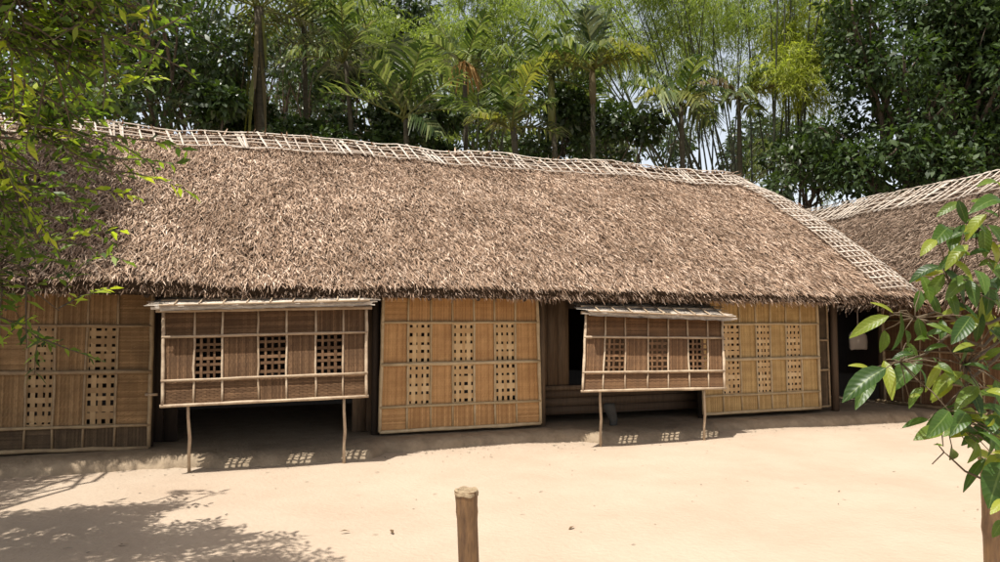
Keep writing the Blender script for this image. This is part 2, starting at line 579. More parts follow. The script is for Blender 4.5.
def weave(q, u0, u1, v0, v1, vert=True, slat=0.019, step=0.042):
    W = abs(u1 - u0) * q.w
    H = abs(v1 - v0) * q.h
    mb = MB()
    if vert:
        n = max(3, round(W / slat)); m = max(2, round(H / step))
    else:
        n = max(3, round(W / step)); m = max(2, round(H / slat))
    # main slats stand proud, the cross slats show in the gaps and where they pass over
    mb.arr(*strips(q, u0, u1, v0, v1, n, m, 0.0022, 0.08 if vert else 0.0, True, 0.001 if vert else -0.001))
    mb.arr(*strips(q, u0, u1, v0, v1, m, n, 0.0022, 0.0 if vert else 0.08, False, -0.001 if vert else 0.001, 1))
    return mb


def lattice(q, u0, u1, v0, v1, nc, nr, fill=0.52):
    mb = MB()
    gap = (1 - fill) / 2
    # open lattice: nc x nr holes
    for i in range(nc + 1):
        c = i / nc + (rngw.normal(0, 0.07) / nc if 0 < i < nc else 0)
        w = fill / nc / 2 * (1 + rngw.normal(0, 0.12))
        a0, a1 = max(0, c - w), min(1, c + w)
        m = nr * 2
        t = np.linspace(0, 1, m + 1)
        off = np.where((np.arange(m + 1) // 2 + i) % 2 == 0, 0.004, -0.003)
        L_ = q.p(np.full(m + 1, u0 + (u1 - u0) * a0), v0 + (v1 - v0) * t, off)
        R_ = q.p(np.full(m + 1, u0 + (u1 - u0) * a1), v0 + (v1 - v0) * t, off)
        mb.arr(np.concatenate((L_, R_)), [[j, m + 1 + j, m + 2 + j, j + 1] for j in range(m)])
    for i in range(nr + 1):
        c = i / nr + (rngw.normal(0, 0.07) / nr if 0 < i < nr else 0)
        w = fill / nr / 2 * (1 + rngw.normal(0, 0.12))
        a0, a1 = max(0, c - w), min(1, c + w)
        m = nc * 2
        t = np.linspace(0, 1, m + 1)
        off = np.where((np.arange(m + 1) // 2 + i) % 2 == 0, -0.002, 0.0045)
        L_ = q.p(u0 + (u1 - u0) * t, np.full(m + 1, v0 + (v1 - v0) * a0), off)
        R_ = q.p(u0 + (u1 - u0) * t, np.full(m + 1, v0 + (v1 - v0) * a1), off)
        mb.arr(np.concatenate((L_, R_)), [[j, m + 1 + j, m + 2 + j, j + 1] for j in range(m)])
    return mb


def batten(q, u0, v0, u1, v1, r, off=0.016, sides=6, ext=0.0):
    n = 9
    t = np.linspace(0 - ext, 1 + ext, n)
    wob = rngw.normal(0, 0.0013, (n, 2))
    wob[0] = wob[-1] = 0
    P = q.p(u0 + (u1 - u0) * t + wob[:, 0], v0 + (v1 - v0) * t + wob[:, 1], np.full(n, off))
    rad = r * (1 + 0.12 * rngw.random(n))
    rad[3] *= 1.2
    rad[6] *= 1.2
    mb = MB()
    mb.tube(P, list(rad), sides, 1.0)
    return mb


def woven_panel(parent, q, us, vs, lat, mats, bar_r=0.017, foot=None, vert_rows=None, frame_mat='bamboo', bat_mat='bamboo',
                holes=(4, 5), thick_rows=(), fill=0.63, skip_top=False, bar_ext=0.0):
    """us / vs: batten positions; lat: set of (col,row) cells that are open lattice"""
    nC, nR = len(us) - 1, len(vs) - 1
    for r in range(nR):
        for c in range(nC):
            if (c, r) in lat:
                part('lattice_window', lattice(q, us[c], us[c + 1], vs[r], vs[r + 1], holes[0], holes[1], fill), M[{'mat_new': 'lattice_tan', 'mat_yel': 'lattice_tan', 'mat_shade': 'lattice_dull'}.get(mats[0], mats[0])], parent)
            else:
                v = True if vert_rows is None else (r in vert_rows)
                if rngw.random() < 0.12:
                    v = not v
                mt = foot if (foot and r == 0) else mats[rngw.integers(len(mats))]
                part('mat_cell', weave(q, us[c], us[c + 1], vs[r], vs[r + 1], v), M[mt], parent)
    for u in us[1:-1]:
        d = rngw.normal(0, 0.003)
        part('batten', batten(q, u + d, vs[0] + 0.01, u - d, vs[-1], bar_r * 0.75, 0.014), M[bat_mat], parent)
    for v in vs[1:-1]:
        k = 1.35 if v in thick_rows else 1.0
        part('batten', batten(q, -0.004 - bar_ext, v, 1.004 + bar_ext, v, bar_r * k, 0.030), M[bat_mat], parent)


def frame_mb(q, r, off=0.02, ext=0.0):
    mb = MB()
    for a in ((0, 0, 1, 0), (0, 1, 1, 1), (0, 0, 0, 1), (1, 0, 1, 1)):
        m2 = batten(q, *a, r, off, 6, ext)
        for vv, ff in zip(m2.v, m2.f):
            pass
        V = np.concatenate(m2.v)
        mb.v.append(V)
        for ff in m2.f:
            mb.f.append(ff + mb.n)
        mb.n += len(V)
    return mb


# ------------------------------------------------------------------ main house
house = root('thatched_house', (3.0, 9.3, 0.0),
             'long low thatched house with woven bamboo walls facing the sandy yard', 'house')


def xcrest(t):
    return XE - 0.92 * t ** 1.3 - 0.32 * max(0.0, (t - 0.72) / 0.28) ** 2


def bump(x, t):
    return 0.05 * fbm(x, t * 2.6, 0.45, 2.0) + 0.03 * fbm(x, t * 2.6, 1.6, 6.0) + (0.05 * fbm(x, 0, 0.9, 11) if t > 0.93 else 0.0)


def roofp(x, t):
    """top surface of the front slope"""
    z = ZE + (ZR - ZE) * t + bump(x, t) + 0.05 * math.sin(math.pi * t)
    k = x - (xcrest(t) - 0.55)
    if k > 0:
        z -= 0.16 * (k / 0.55) ** 2
    return np.array((x, YE + (YR - YE) * t, z))


ts = np.linspace(0, 1, 13)
base_x = np.concatenate((np.linspace(XL, 8.6, 54), [8.9, 9.1, 9.25]))
V, cols = [], 0


def column(x, ext=None):
    """profile from the eave underside over the ridge to the back eave; ext=(dx,dz) for columns past the crest"""
    out = []
    for t in [None] + list(ts) + list(ts[::-1][1:]) + ['b']:
        front = True
        out.append(t)
    return out


nprof = 0
cols_u = [(f, None) for f in np.linspace(0, 1, 60)] + [(1.0, e) for e in ((0.10, 0.06), (0.22, 0.3), (0.32, 0.9), (0.36, 2.6))]
for f, e in cols_u:
    pr = []
    for side in (0, 1):
        seq = ts if side == 0 else ts[::-1][1:]
        for t in seq:
            x = XL + (xcrest(t) - XL) * f
            p = roofp(x, t)
            if side == 1:
                p = np.array((p[0], 2 * YR - p[1], p[2]))
            if e:
                p = np.array((p[0] + e[0], p[1], max(p[2] - e[1], 1.9 - 0.01 * e[1])))
            pr.append(p)
    first, last = pr[0], pr[-1]
    lo = 1.88 + 0.02 * fbm(first[0], 0, 2.0, 3)
    pr = [np.array((first[0], first[1] + 0.06, min(lo, first[2] - 0.02)))] + pr + [np.array((last[0], last[1] - 0.06, min(1.88, last[2] - 0.02)))]
    V += pr
    nprof = len(pr)
nc = len(cols_u)
Fc = [[i * nprof + j, (i + 1) * nprof + j, (i + 1) * nprof + j + 1, i * nprof + j + 1] for i in range(nc - 1) for j in range(nprof - 1)]
mb = MB()
mb.arr(V, Fc)
# underside and left gable
U = []
for x in (XL, 3.0, XE - 0.1):
    U += [(x, YE + 0.06, 1.879), (x if x < 9 else 9.15, YR, ZR - 0.22), (x, 2 * YR - YE - 0.06, 1.879)]
mb.arr(U, [[0, 1, 4, 3], [1, 2, 5, 4], [3, 4, 7, 6], [4, 5, 8, 7]])
mb.arr([(XL, YE, 1.9), (XL, YR, ZR), (XL, 2 * YR - YE, 1.9)], [[0, 1, 2]])
roof = part('thatch_roof', mb, M['thatch_base'], house, smooth=False)

# straw: blades lying down the slope
rng = np.random.default_rng(11)


def slope_straw(n, pt, xr, tr, down, nor, lmin=0.06, lmax=0.21, spread=0.36, wid=(0.005, 0.015)):
    t = tr[0] + (tr[1] - tr[0]) * rng.random(n)
    x = np.array([xr(tt)[0] + (xr(tt)[1] - xr(tt)[0]) * r for tt, r in zip(t, rng.random(n))])
    P = np.array([pt(a, b) for a, b in zip(x, t)])
    nor = np.asarray(nor, float)
    down = np.asarray(down, float)
    side = np.cross(down, nor)
    a = rng.normal(0, spread, n)
    D = down[None] * np.cos(a)[:, None] + side[None] * np.sin(a)[:, None]
    D = D + nor[None] * (rng.random(n) ** 1.4 * 0.52 + 0.02)[:, None]
    NN = nor[None] + rng.normal(0, 0.55, (n, 3))
    L = lmin + (lmax - lmin) * rng.random(n)
    W = wid[0] + (wid[1] - wid[0]) * rng.random(n)
    P = P - D * L[:, None] * 0.4 + nor[None] * (rng.random(n) * 0.03)[:, None]
    return blades(P, D, NN, L, W, (0.7, 1.0, 0.25), lift=rng.normal(0.02, 0.05, n), droop=rng.random(n) * 0.12)


dn = np.array((0, -(YR - YE), -(ZR - ZE)))
dn = dn / np.linalg.norm(dn)
no = np.cross(np.array((1.0, 0, 0)), -dn)
mb = MB()
mb.arr(*slope_straw(170000, roofp, lambda t: (XL, xcrest(t) + 0.02), (0.0, 1.0), dn, no))
# thicker, longer butts hanging over the eave
ne = 6500
xe = XL + (XE - XL) * rng.random(ne)
P = np.array([roofp(x, 0.0) for x in xe]) + np.stack((np.zeros(ne), rng.random(ne) * 0.14 + 0.02, -rng.random(ne) * 0.10), 1)
D = dn[None] + rng.normal(0, 0.30, (ne, 3))
mb.arr(*blades(P, D, no[None] + rng.normal(0, 0.4, (ne, 3)), 0.04 + 0.07 * rng.random(ne), 0.006 + 0.008 * rng.random(ne),
               (0.8, 1.0, 0.4), droop=rng.random(ne) * 0.12))
# crest of the right end and the ridge
nr_ = 3500
tt = rng.random(nr_)
P = np.array([roofp(xcrest(t), t) for t in tt]) + rng.normal(0, 0.05, (nr_, 3)) * np.array((1.4, 1, 0.4))
D = dn[None] + np.array((0.5, 0, -0.2))[None] + rng.normal(0, 0.35, (nr_, 3))
mb.arr(*blades(P, D, np.array((0.6, -0.5, 0.7))[None] + rng.normal(0, 0.3, (nr_, 3)), 0.14, 0.026, (0.7, 1, 0.3)))
nr_ = 3500
xx = XL + (8.85 - XL) * rng.random(nr_)
P = np.array([roofp(x, 0.985) for x in xx]) + rng.normal(0, 0.03, (nr_, 3))
D = np.stack((rng.normal(0, 1, nr_), rng.normal(-0.3, 0.5, nr_), rng.normal(-0.1, 0.15, nr_)), 1)
mb.arr(*blades(P, D, np.array((0, -0.3, 1.0))[None] + rng.normal(0, 0.3, (nr_, 3)), 0.16, 0.028, (0.7, 1, 0.3)))
part('straw', mb, M['straw'], roof, kind='stuff')


# bamboo lattice pressing down the ridge and the right verge
def flat_strip(P, nor, w, th=0.008):
    P = np.asarray(P, float)
    n = len(P)
    tan = nrm(np.gradient(P, axis=0))
    nor = np.broadcast_to(np.asarray(nor, float), (n, 3))
    s = nrm(np.cross(tan, nor))
    k = nrm(np.cross(s, tan))
    V = np.concatenate((P - s * w / 2, P + s * w / 2, P + s * w / 2 + k * th, P - s * w / 2 + k * th))
    Fc = []
    for i in range(n - 1):
        for a, b in ((0, 1), (1, 2), (2, 3), (3, 0)):
            Fc.append([a * n + i, a * n + i + 1, b * n + i + 1, b * n + i])
    Fc.append([0, n, 2 * n, 3 * n])
    Fc.append([n - 1, 4 * n - 1, 3 * n - 1, 2 * n - 1])
    mb = MB()
    mb.arr(V, Fc)
    return mb


def ridge_lattice(roofobj, pt, nor, x0, x1, tlo, pitch, ncross_bias, sec, wcross=0.025, wlong=0.021, nlong=5, slant=0.10, sgn=1):
    r2 = np.random.default_rng(int(abs(x0) * 100) + 3)
    x = x0
    while x < x1:
        xe = min(x1, x + sec * (0.85 + 0.3 * r2.random()))
        for k in range(nlong):
            t = tlo + (1 - tlo) * (k + 0.15) / (nlong - 0.6) + r2.normal(0, 0.004)
            xs_ = np.linspace(x - 0.08, xe + 0.08, 7)
            P = [pt(a, min(t + r2.normal(0, 0.004), 1.0)) + nor * (0.060 + 0.006 * k) for a in xs_]
            part('lattice_strip', flat_strip(P, nor, wlong * (0.8 + 0.4 * r2.random())), M['strip'], roofobj)
        n = max(2, int((xe - x) / pitch))
        xc = [x + (xe - x) * (i + 0.5 + r2.normal(0, 0.10)) / n for i in range(n)] + [xe - 0.03, xe + 0.04]
        for a in xc:
            sl = slant * (0.6 + 0.8 * r2.random()) * sgn
            ts_ = np.linspace(tlo - 0.015, 1.0, 5)
            P = [pt(a + sl * (1 - b) / (1 - tlo), b) + nor * 0.074 for b in ts_]
            top = pt(a, 1.0)
            P.append(top + np.array((0, 0, 0.09)) + 0.10 * (nor * np.array((-1, -1, 0))))
            part('lattice_strip', flat_strip(P, nor, wcross * (0.75 + 0.5 * r2.random())), M['strip'], roofobj)
        x = xe


ridge_lattice(roof, roofp, no, -3.4, 8.72, 0.868, 0.165, 0, 1.5)
r3 = np.random.default_rng(8)
for k in range(8):                                   # along the verge
    off = 0.02 + 0.92 * k / 7
    P = [roofp(xcrest(t) - off * (0.75 + 0.25 * (1 - t)) + r3.normal(0, 0.01), t) + no * 0.065 for t in np.linspace(0.015, 0.97, 12)]
    part('lattice_strip', flat_strip(P, no, 0.025), M['strip'], roof)
for k in range(27):                                  # across the verge
    t = 0.03 + 0.93 * k / 26 + r3.normal(0, 0.006)
    P = [roofp(xcrest(t) - o_, min(1, max(0, t + 0.035 * (0.45 - o_)))) + no * 0.076 for o_ in np.linspace(0.98 * (0.75 + 0.25 * (1 - t)), -0.02, 6)]
    part('lattice_strip', flat_strip(P, no, 0.025), M['strip'], roof)

# hidden shell of the house: back wall, left end wall, dark inner floor of boards
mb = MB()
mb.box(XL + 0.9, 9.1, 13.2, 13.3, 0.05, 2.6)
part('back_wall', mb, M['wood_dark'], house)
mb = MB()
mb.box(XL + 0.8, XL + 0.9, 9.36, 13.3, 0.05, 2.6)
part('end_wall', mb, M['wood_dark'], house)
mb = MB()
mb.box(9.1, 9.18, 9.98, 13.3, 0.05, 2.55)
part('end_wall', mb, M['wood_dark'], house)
# eave beam and rafters
mb = MB()
mb.tube([(XL + 0.2, YE + 0.35, 2.0), (3, YE + 0.35, 1.99), (9.9, YE + 0.35, 2.0)], 0.04, 7)
part('eave_beam', mb, M['wood_dark'], house)
for x in np.arange(XL + 0.5, 10.0, 0.62):
    mb = MB()
    mb.tube([(x, YE + 0.08, 1.868), (x, YR - 0.3, 3.84)], 0.03, 6)
    part('rafter', mb, M['wood_dark'], house)


def wpanel(pts, name='wall_panel', r=0.022, fm='bamboo'):
    q = Quad(*pts)
    o = part(name, frame_mb(q, r), M[fm], house)
    return q, o


def ux(px, x0, x1):
    a = onY(px, 360, YF)[0]
    return (a - x0) / (x1 - x0)


def panel_from_px(xl, xr, ybl, ybr, ztop, lean=0.0, Yt=None):
    bl = onY(xl, ybl, YF)
    br = onY(xr, ybr, YF)
    zt = ztop
    return bl, br, np.array((bl[0] + lean, YF + 0.03, zt)), np.array((br[0] - lean, YF + 0.03, zt))


def zpx(px, py, Y=YF):
    return onY(px, py, Y)[2]


# left panel (A)
pa = panel_from_px(-92, 149, 455, 447, 2.0)
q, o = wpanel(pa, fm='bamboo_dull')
x0, x1 = pa[0][0], pa[1][0]
zb = (pa[0][2] + pa[1][2]) / 2
vz = lambda px, py: (zpx(px, py) - zb) / (2.0 - zb)
us = [0] + [ux(v, x0, x1) for v in (-60, -31, -2, 27, 55, 86, 117)] + [1]
vs = [0, vz(100, 425), vz(100, 371.5), vz(100, 325.5), 1]
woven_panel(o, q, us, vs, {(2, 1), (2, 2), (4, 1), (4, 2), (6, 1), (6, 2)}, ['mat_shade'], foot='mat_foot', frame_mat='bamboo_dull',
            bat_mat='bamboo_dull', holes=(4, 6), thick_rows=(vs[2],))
# middle panel (B)
pb = panel_from_px(379.5, 540, 432, 423, 2.0, 0.035)
q, o = wpanel(pb)
x0, x1 = pb[0][0], pb[1][0]
zb = (pb[0][2] + pb[1][2]) / 2
us = [0] + [ux(v, x0, x1) for v in (407, 430.5, 452.6, 474.7, 495.3, 516.7)] + [1]
vs = [0, vz(460, 404), vz(460, 363), vz(460, 322.5), 1]
woven_panel(o, q, us, vs, {(c, r) for c in (1, 3, 5) for r in (1, 2)}, ['mat_new'], foot='mat_new', holes=(4, 5), thick_rows=(vs[2],))
# right panel (C)
pc = panel_from_px(703, 819.5, 414, 407.5, 2.0, 0.0)
q, o = wpanel(pc)
x0, x1 = pc[0][0], pc[1][0]
zb = (pc[0][2] + pc[1][2]) / 2
us = [0] + [ux(v, x0, x1) for v in (722.4, 740.6, 756.8, 771, 786.7, 801.4)] + [1]
vs = [0, vz(770, 393.4), vz(770, 358.5), vz(770, 324), 1]
woven_panel(o, q, us, vs, {(c, r) for c in (1, 3, 5) for r in (1, 2)}, ['mat_yel'], foot='mat_yel', holes=(4, 6), thick_rows=(vs[2],))
# narrow dull panel right of C
pd = panel_from_px(822, 832, 407, 406, 2.0, 0.0)
for p_ in pd:
    p_[1] += 0.06
q, o = wpanel(pd, r=0.015, fm='bamboo_dull')
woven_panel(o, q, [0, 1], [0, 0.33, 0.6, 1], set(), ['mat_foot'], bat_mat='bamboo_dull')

# wooden posts, planks and sills behind the panels
for px in (150.5, 376, 543, 702, 836):
    x = onY(px, 360, YF + 0.1)[0]
    mb = MB()
    mb.tube([(x, YF + 0.14, 0.05), (x, YF + 0.14, 1.2), (x, YF + 0.14, 2.33)], 0.05 if px != 836 else 0.06, 8)
    part('post', mb, M['wood'] if px in (543, 836) else M['wood_dark'], house)
YP = YF + 0.42


def planks(xa, xb, z0, z1, w, mat, Y=YP):
    n = max(1, round((xb - xa) / w))
    for i in range(n):
        a, b = xa + (xb - xa) * i / n, xa + (xb - xa) * (i + 1) / n
        mb = MB()
        mb.box(a + 0.004, b - 0.004, Y + random.uniform(0, 0.012), Y + 0.04, z0, z1)
        part('plank', mb, M[mat], house)


random.seed(4)
xa, xb = onY(536, 340, YP)[0], onY(569, 340, YP)[0]
planks(xa, xb, 0.66, 2.45, 0.2, 'wood')
xc, xd = onY(597, 340, YP)[0], onY(705, 340, YP)[0]
planks(xc, xd, 0.66, 2.45, 0.22, 'wood')
mb = MB()
mb.box(xa, xd, YP - 0.05, YP + 0.05, 0.60, 0.66)
part('sill', mb, M['wood'], house)
for i in range(3):
    mb = MB()
    mb.box(xa, xd, YP - 0.02 + 0.006 * i, YP + 0.03, 0.24 + 0.12 * i + 0.004, 0.24 + 0.12 * (i + 1) - 0.003)
    part('plank', mb, M['wood'], house)
mb = MB()
mb.box(xb, xc, YP - 0.01, YP + 0.03, 1.78, 2.45)
part('lintel', mb, M['wood_dark'], house)
xa2, xb2 = onY(149, 420, YP)[0], onY(178, 420, YP)[0]
planks(xa2, xb2, 0.14, 2.3, 0.2, 'wood_dark')
xa3, xb3 = onY(352, 420, YP)[0], onY(380, 420, YP)[0]
planks(xa3, xb3, 0.14, 2.3, 0.2, 'wood')
# pale rod standing in for daylight through the gap beside the left panel
p = onY(152, 394.5, YF - 0.03)
mb = MB()
mb.tube([p + (-0.07, 0.02, 0), p, p + (0.06, 0, 0)], 0.018, 6)
part('gap_light_rod', mb, M['bamboo_pale'], house)
# stone foot behind the right flap
p = onY(611, 418, 9.2)
mb = MB()
mb.tube([(p[0] + 0.03, 9.2, 0.10), (p[0] + 0.04, 9.2, 0.2), (p[0], 9.2, 0.32), (p[0] - 0.03, 9.2, 0.42), (p[0] - 0.03, 9.2, 0.44)],
        [0.05, 0.06, 0.075, 0.085, 0.06], 10)
part('stone_foot', mb, M['stone'], house, smooth=True)

# ------------------------------------------------------------------ propped flaps (awnings)
def flap(mt, label, bl, br, tl, tr, us, vs, lat, feet, tops, cov, ubars):
    loc = ((bl[0] + br[0]) / 2, bl[1], 0)
    t = root('propped_flap', loc, label, 'awning', 'woven flaps propped open along the house front')
    q = Quad(bl, br, tl, tr)
    part('frame', frame_mb(q, 0.0165, 0.022, 0.012), M['bamboo_pale'], t)
    woven_panel(t, q, us, vs, lat, [mt], bar_r=0.0145, vert_rows=(1,), bat_mat='bamboo_pale', holes=(4, 6), bar_ext=0.004, fill=0.38)
    for (fx, tp) in zip(feet, tops):
        f0 = onZ(fx[0], fx[1], 0.0)
        f0[2] = -0.03
        p1 = q.p(tp, 0.03, -0.03)
        mid = (f0 + p1) / 2 + np.array((0.012, 0, 0))
        mb = MB()
        mb.tube([f0, f0 * 0.7 + p1 * 0.3, mid, p1 * 0.8 + f0 * 0.2, p1 + np.array((0, 0, 0.05))], [0.018, 0.017, 0.019, 0.016, 0.016], 7)
        part('prop_pole', mb, M['bamboo_pale'], t)
    # little sloping cover of layered leaf strips
    fl, fr, bl_, br_ = [np.asarray(c, float) for c in cov]
    qc = Quad(fl, fr, bl_, br_)
    mb = MB()
    rr = np.random.default_rng(int(fl[0] * 50) % 97 + 2)
    mb.arr(*strips(qc, 0, 1, 0, 1, 7, 22, 0.004, 0.0, False, 0.0))
    n = 420
    u = rr.random(n)
    v = rr.random(n) * 0.84 + 0.12
    P = qc.p(u, v, 0.008 + 0.012 * rr.random(n))
    along = nrm(fr - fl)
    dw = nrm(fl - bl_)
    D = along[None] * rr.choice([-1, 1], n)[:, None] + dw[None] * np.clip(rr.normal(0.0, 0.12, n), -0.2, 0.2)[:, None]
    mb.arr(*blades(P - D * 0.12, D, qc.n[None] + rr.normal(0, 0.12, (n, 3)), 0.3, 0.035, (0.8, 1, 0.6)))
    mb.arr(*strips(qc, 0, 1, 0, 1, 5, 16, 0.004, 0.0, False, -0.035))
    n = 150
    P = qc.p(rr.random(n), 0.0 * rr.random(n) + 0.03, -0.03 + 0.035 * rr.random(n))
    D = along[None] * rr.choice([-1, 1], n)[:, None] + rr.normal(0, 0.05, (n, 3))
    mb.arr(*blades(P - D * 0.1, D, -np.array((0, 1.0, 0.0))[None] + rr.normal(0, 0.2, (n, 3)), 0.22, 0.016, (0.8, 1, 0.6)))
    cv = part('cover', mb, M['cover'], t)
    for v in (0.02, 0.5, 0.97):
        part('cover_batten', batten(qc, -0.01, v, 1.01, v, 0.012, 0.022), M['bamboo_pale'], cv)
    for u in np.linspace(0.06, 0.95, 9):
        part('cover_batten', batten(qc, u, 0.0, u + 0.02, 1.0, 0.008, 0.036), M['bamboo_pale'], cv)
    part('top_pole', batten(q, -0.035, 1.0, 1.03, 1.0, 0.02, 0.03), M['bamboo_pale'], t)
    return t


Yb, Yt = 8.24, 8.50
bl, br = onY(162.5, 406.5, Yb), onY(366, 396.5, Yb)
tl, tr = onY(164, 311.5, Yt), onY(366, 308.5, Yt)
span = lambda a, l: [(v - l[0]) / (l[-1] - l[0]) for v in l]
us = span(0, [164, 192.7, 219.4, 254.3, 282.5, 312.4, 341.2, 366])
vs = [0, 0.255, 0.715, 1.0]
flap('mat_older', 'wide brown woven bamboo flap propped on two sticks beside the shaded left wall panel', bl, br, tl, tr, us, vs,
     {(1, 1), (3, 1), (5, 1)}, [(189.5, 472), (344, 463.5)], [0.115, 0.885],
     [onY(161, 307.5, 8.275), onY(368, 302.5, 8.275), onY(166, 298.0, 8.85), onY(366, 293.5, 8.85)], None)
Yb, Yt = 8.24, 8.56
bl, br = onY(582, 391.5, Yb), onY(723.5, 388.5, Yb)
tl, tr = onY(585.3, 313.5, Yt), onY(721, 316, Yt)
us = span(0, [584.9, 603.4, 623, 644.7, 664.7, 684.7, 704.8, 720.3])
vs = [0, 0.23, 0.68, 1.0]
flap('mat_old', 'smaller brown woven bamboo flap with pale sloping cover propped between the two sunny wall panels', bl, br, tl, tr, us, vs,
     {(1, 1), (3, 1), (5, 1)}, [(600.5, 446.5), (704, 440.5)], [0.125, 0.865],
     [onY(590, 313, 8.275), onY(732, 318.5, 8.275), onY(575, 302.5, 9.0), onY(707, 304.0, 9.0)], None)

# ------------------------------------------------------------------ side house on the right
XW2, XE2, XR2 = 10.96, 10.36, 12.95
house2 = root('thatched_house', (12.9, 8.0, 0.0), 'second thatched house half hidden behind the leafy shrub at the right edge', 'house')
ZE2, ZR2 = 2.0, 4.28


def roof2p(y, t):
    z = ZE2 + (ZR2 - ZE2) * t + 0.05 * fbm(y + 40, t * 2.5, 0.5, 1) + 0.03 * fbm(y, t * 2.5, 1.6, 16) + 0.04 * math.sin(math.pi * t)
    return np.array((XE2 + (XR2 - XE2) * t, y, z))


V = []
ycol = np.linspace(1.0, 14.3, 50)
for y in ycol:
    pr = []
    for t in ts:
        pr.append(roof2p(y, t))
    for t in ts[::-1][1:]:
        p = roof2p(y, t)
        pr.append(np.array((2 * XR2 - p[0], p[1], p[2])))
    pr = [np.array((pr[0][0] + 0.06, y, 1.87))] + pr + [np.array((pr[-1][0] - 0.06, y, 1.87))]
    V += pr
    nprof = len(pr)
Fc = [[i * nprof + j, i * nprof + j + 1, (i + 1) * nprof + j + 1, (i + 1) * nprof + j] for i in range(len(ycol) - 1) for j in range(nprof - 1)]
mb = MB()
mb.arr(V, Fc)
U = []
for y in (1.0, 14.3):
    U += [(XE2 + 0.06, y, 1.869), (XR2, y, ZR2 - 0.22), (2 * XR2 - XE2 - 0.06, y, 1.869)]
mb.arr(U, [[0, 3, 4, 1], [1, 4, 5, 2]])
for y in (1.0, 14.3):
    mb.arr([(XE2, y, 1.9), (XR2, y, ZR2), (2 * XR2 - XE2, y, 1.9)], [[0, 1, 2]])
roof2 = part('thatch_roof', mb, M['thatch_base'], house2)
dn2 = np.array((-(XR2 - XE2), 0, -(ZR2 - ZE2)))
dn2 /= np.linalg.norm(dn2)
no2 = np.array((dn2[2], 0, -dn2[0]))
mb = MB()
mb.arr(*slope_straw(55000, lambda x, t: roof2p(x, t), lambda t: (5.0, 14.3), (0, 1), dn2, no2, spread=0.7))
mb.arr(*slope_straw(5000, lambda x, t: roof2p(x, t), lambda t: (1.0, 5.0), (0, 1), dn2, no2, 0.2, 0.35, wid=(0.03, 0.06)))
ne = 2600
ye = 1.0 + 13.3 * rng.random(ne)
P = np.array([roof2p(y, 0.0) for y in ye]) + np.stack((rng.random(ne) * 0.14, np.zeros(ne), -rng.random(ne) * 0.13), 1)
D = dn2[None] + rng.normal(0, 0.3, (ne, 3))
mb.arr(*blades(P, D, no2[None] + rng.normal(0, 0.4, (ne, 3)), 0.09 + 0.12 * rng.random(ne), 0.02, (0.8, 1.0, 0.4), droop=rng.random(ne) * 0.25))
part('straw', mb, M['straw2'], roof2, kind='stuff')
ridge_lattice(roof2, roof2p, no2, 6.5, 14.2, 0.79, 0.15, 0, 1.9, wcross=0.034, nlong=5, slant=0.32)
q = Quad((XW2, 10.1, 0.15), (XW2, 6.0, 0.15), (XW2, 10.1, 2.02), (XW2, 6.0, 2.02))
o = part('wall_panel', frame_mb(q, 0.025), M['bamboo_dull'], house2)
us = list(np.linspace(0, 1, 12))
woven_panel(o, q, us, [0, 0.22, 0.5, 0.78, 1], set(), ['mat_old'], foot='mat_old', bat_mat='bamboo_dull')
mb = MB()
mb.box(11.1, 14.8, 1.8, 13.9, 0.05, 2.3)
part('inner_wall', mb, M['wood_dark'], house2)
mb = MB()
mb.box(XW2, XW2 + 0.1, 1.8, 5.97, 0.05, 2.1)
part('end_wall', mb, M['wood'], house2)
for y in (10.18, 5.9):
    mb = MB()
    mb.tube([(XW2 + 0.02, y, 0.05), (XW2 + 0.02, y, 2.3)], 0.06, 8)
    part('post', mb, M['wood'], house2)
mb = MB()
mb.tube([(XW2 - 0.12, 10.2, 0.16), (XW2 - 0.12, 8, 0.165), (XW2 - 0.12, 5.9, 0.16)], 0.035, 7)
part('ground_sill', mb, M['bamboo_dull'], house2)

# added wall that keeps the passage between the two houses dark
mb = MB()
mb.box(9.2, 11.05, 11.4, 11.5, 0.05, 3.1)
thing('passage_dark_wall', mb, M['wood_dark'], 'added dark wall keeping the narrow passage between the two houses dark', 'wall')
# pale cloth bundle hanging in the passage
c0 = onY(858, 340, 10.3)
mb = MB()
V = []
prf = [(-0.15, 0.18, 0.02), (-0.13, 0.20, 0.04), (0.0, 0.20, 0.055), (0.10, 0.19, 0.055), (0.16, 0.15, 0.04), (0.20, 0.05, 0.02), (0.23, 0.012, 0.012), (0.62, 0.008, 0.008)]
for z, rx, ry in prf:
    for k in range(12):
        a = 2 * math.pi * k / 12
        sq = 1.12 if k % 3 else 1.0
        V.append((c0[0] + rx * math.cos(a) * sq, 10.3 + ry * math.sin(a), c0[2] - 0.02 + z + 0.01 * math.sin(3 * a)))
Fc = [[i * 12 + k, i * 12 + (k + 1) % 12, (i + 1) * 12 + (k + 1) % 12, (i + 1) * 12 + k] for i in range(len(prf) - 1) for k in range(12)]
mb.arr(V, Fc)
mb.f.append(np.array([[k for k in range(11, -1, -1)]]))
thing('hanging_bag', mb, M['cloth'], 'pale cloth bag hanging in the dark passage between the houses', 'bag', smooth=True)

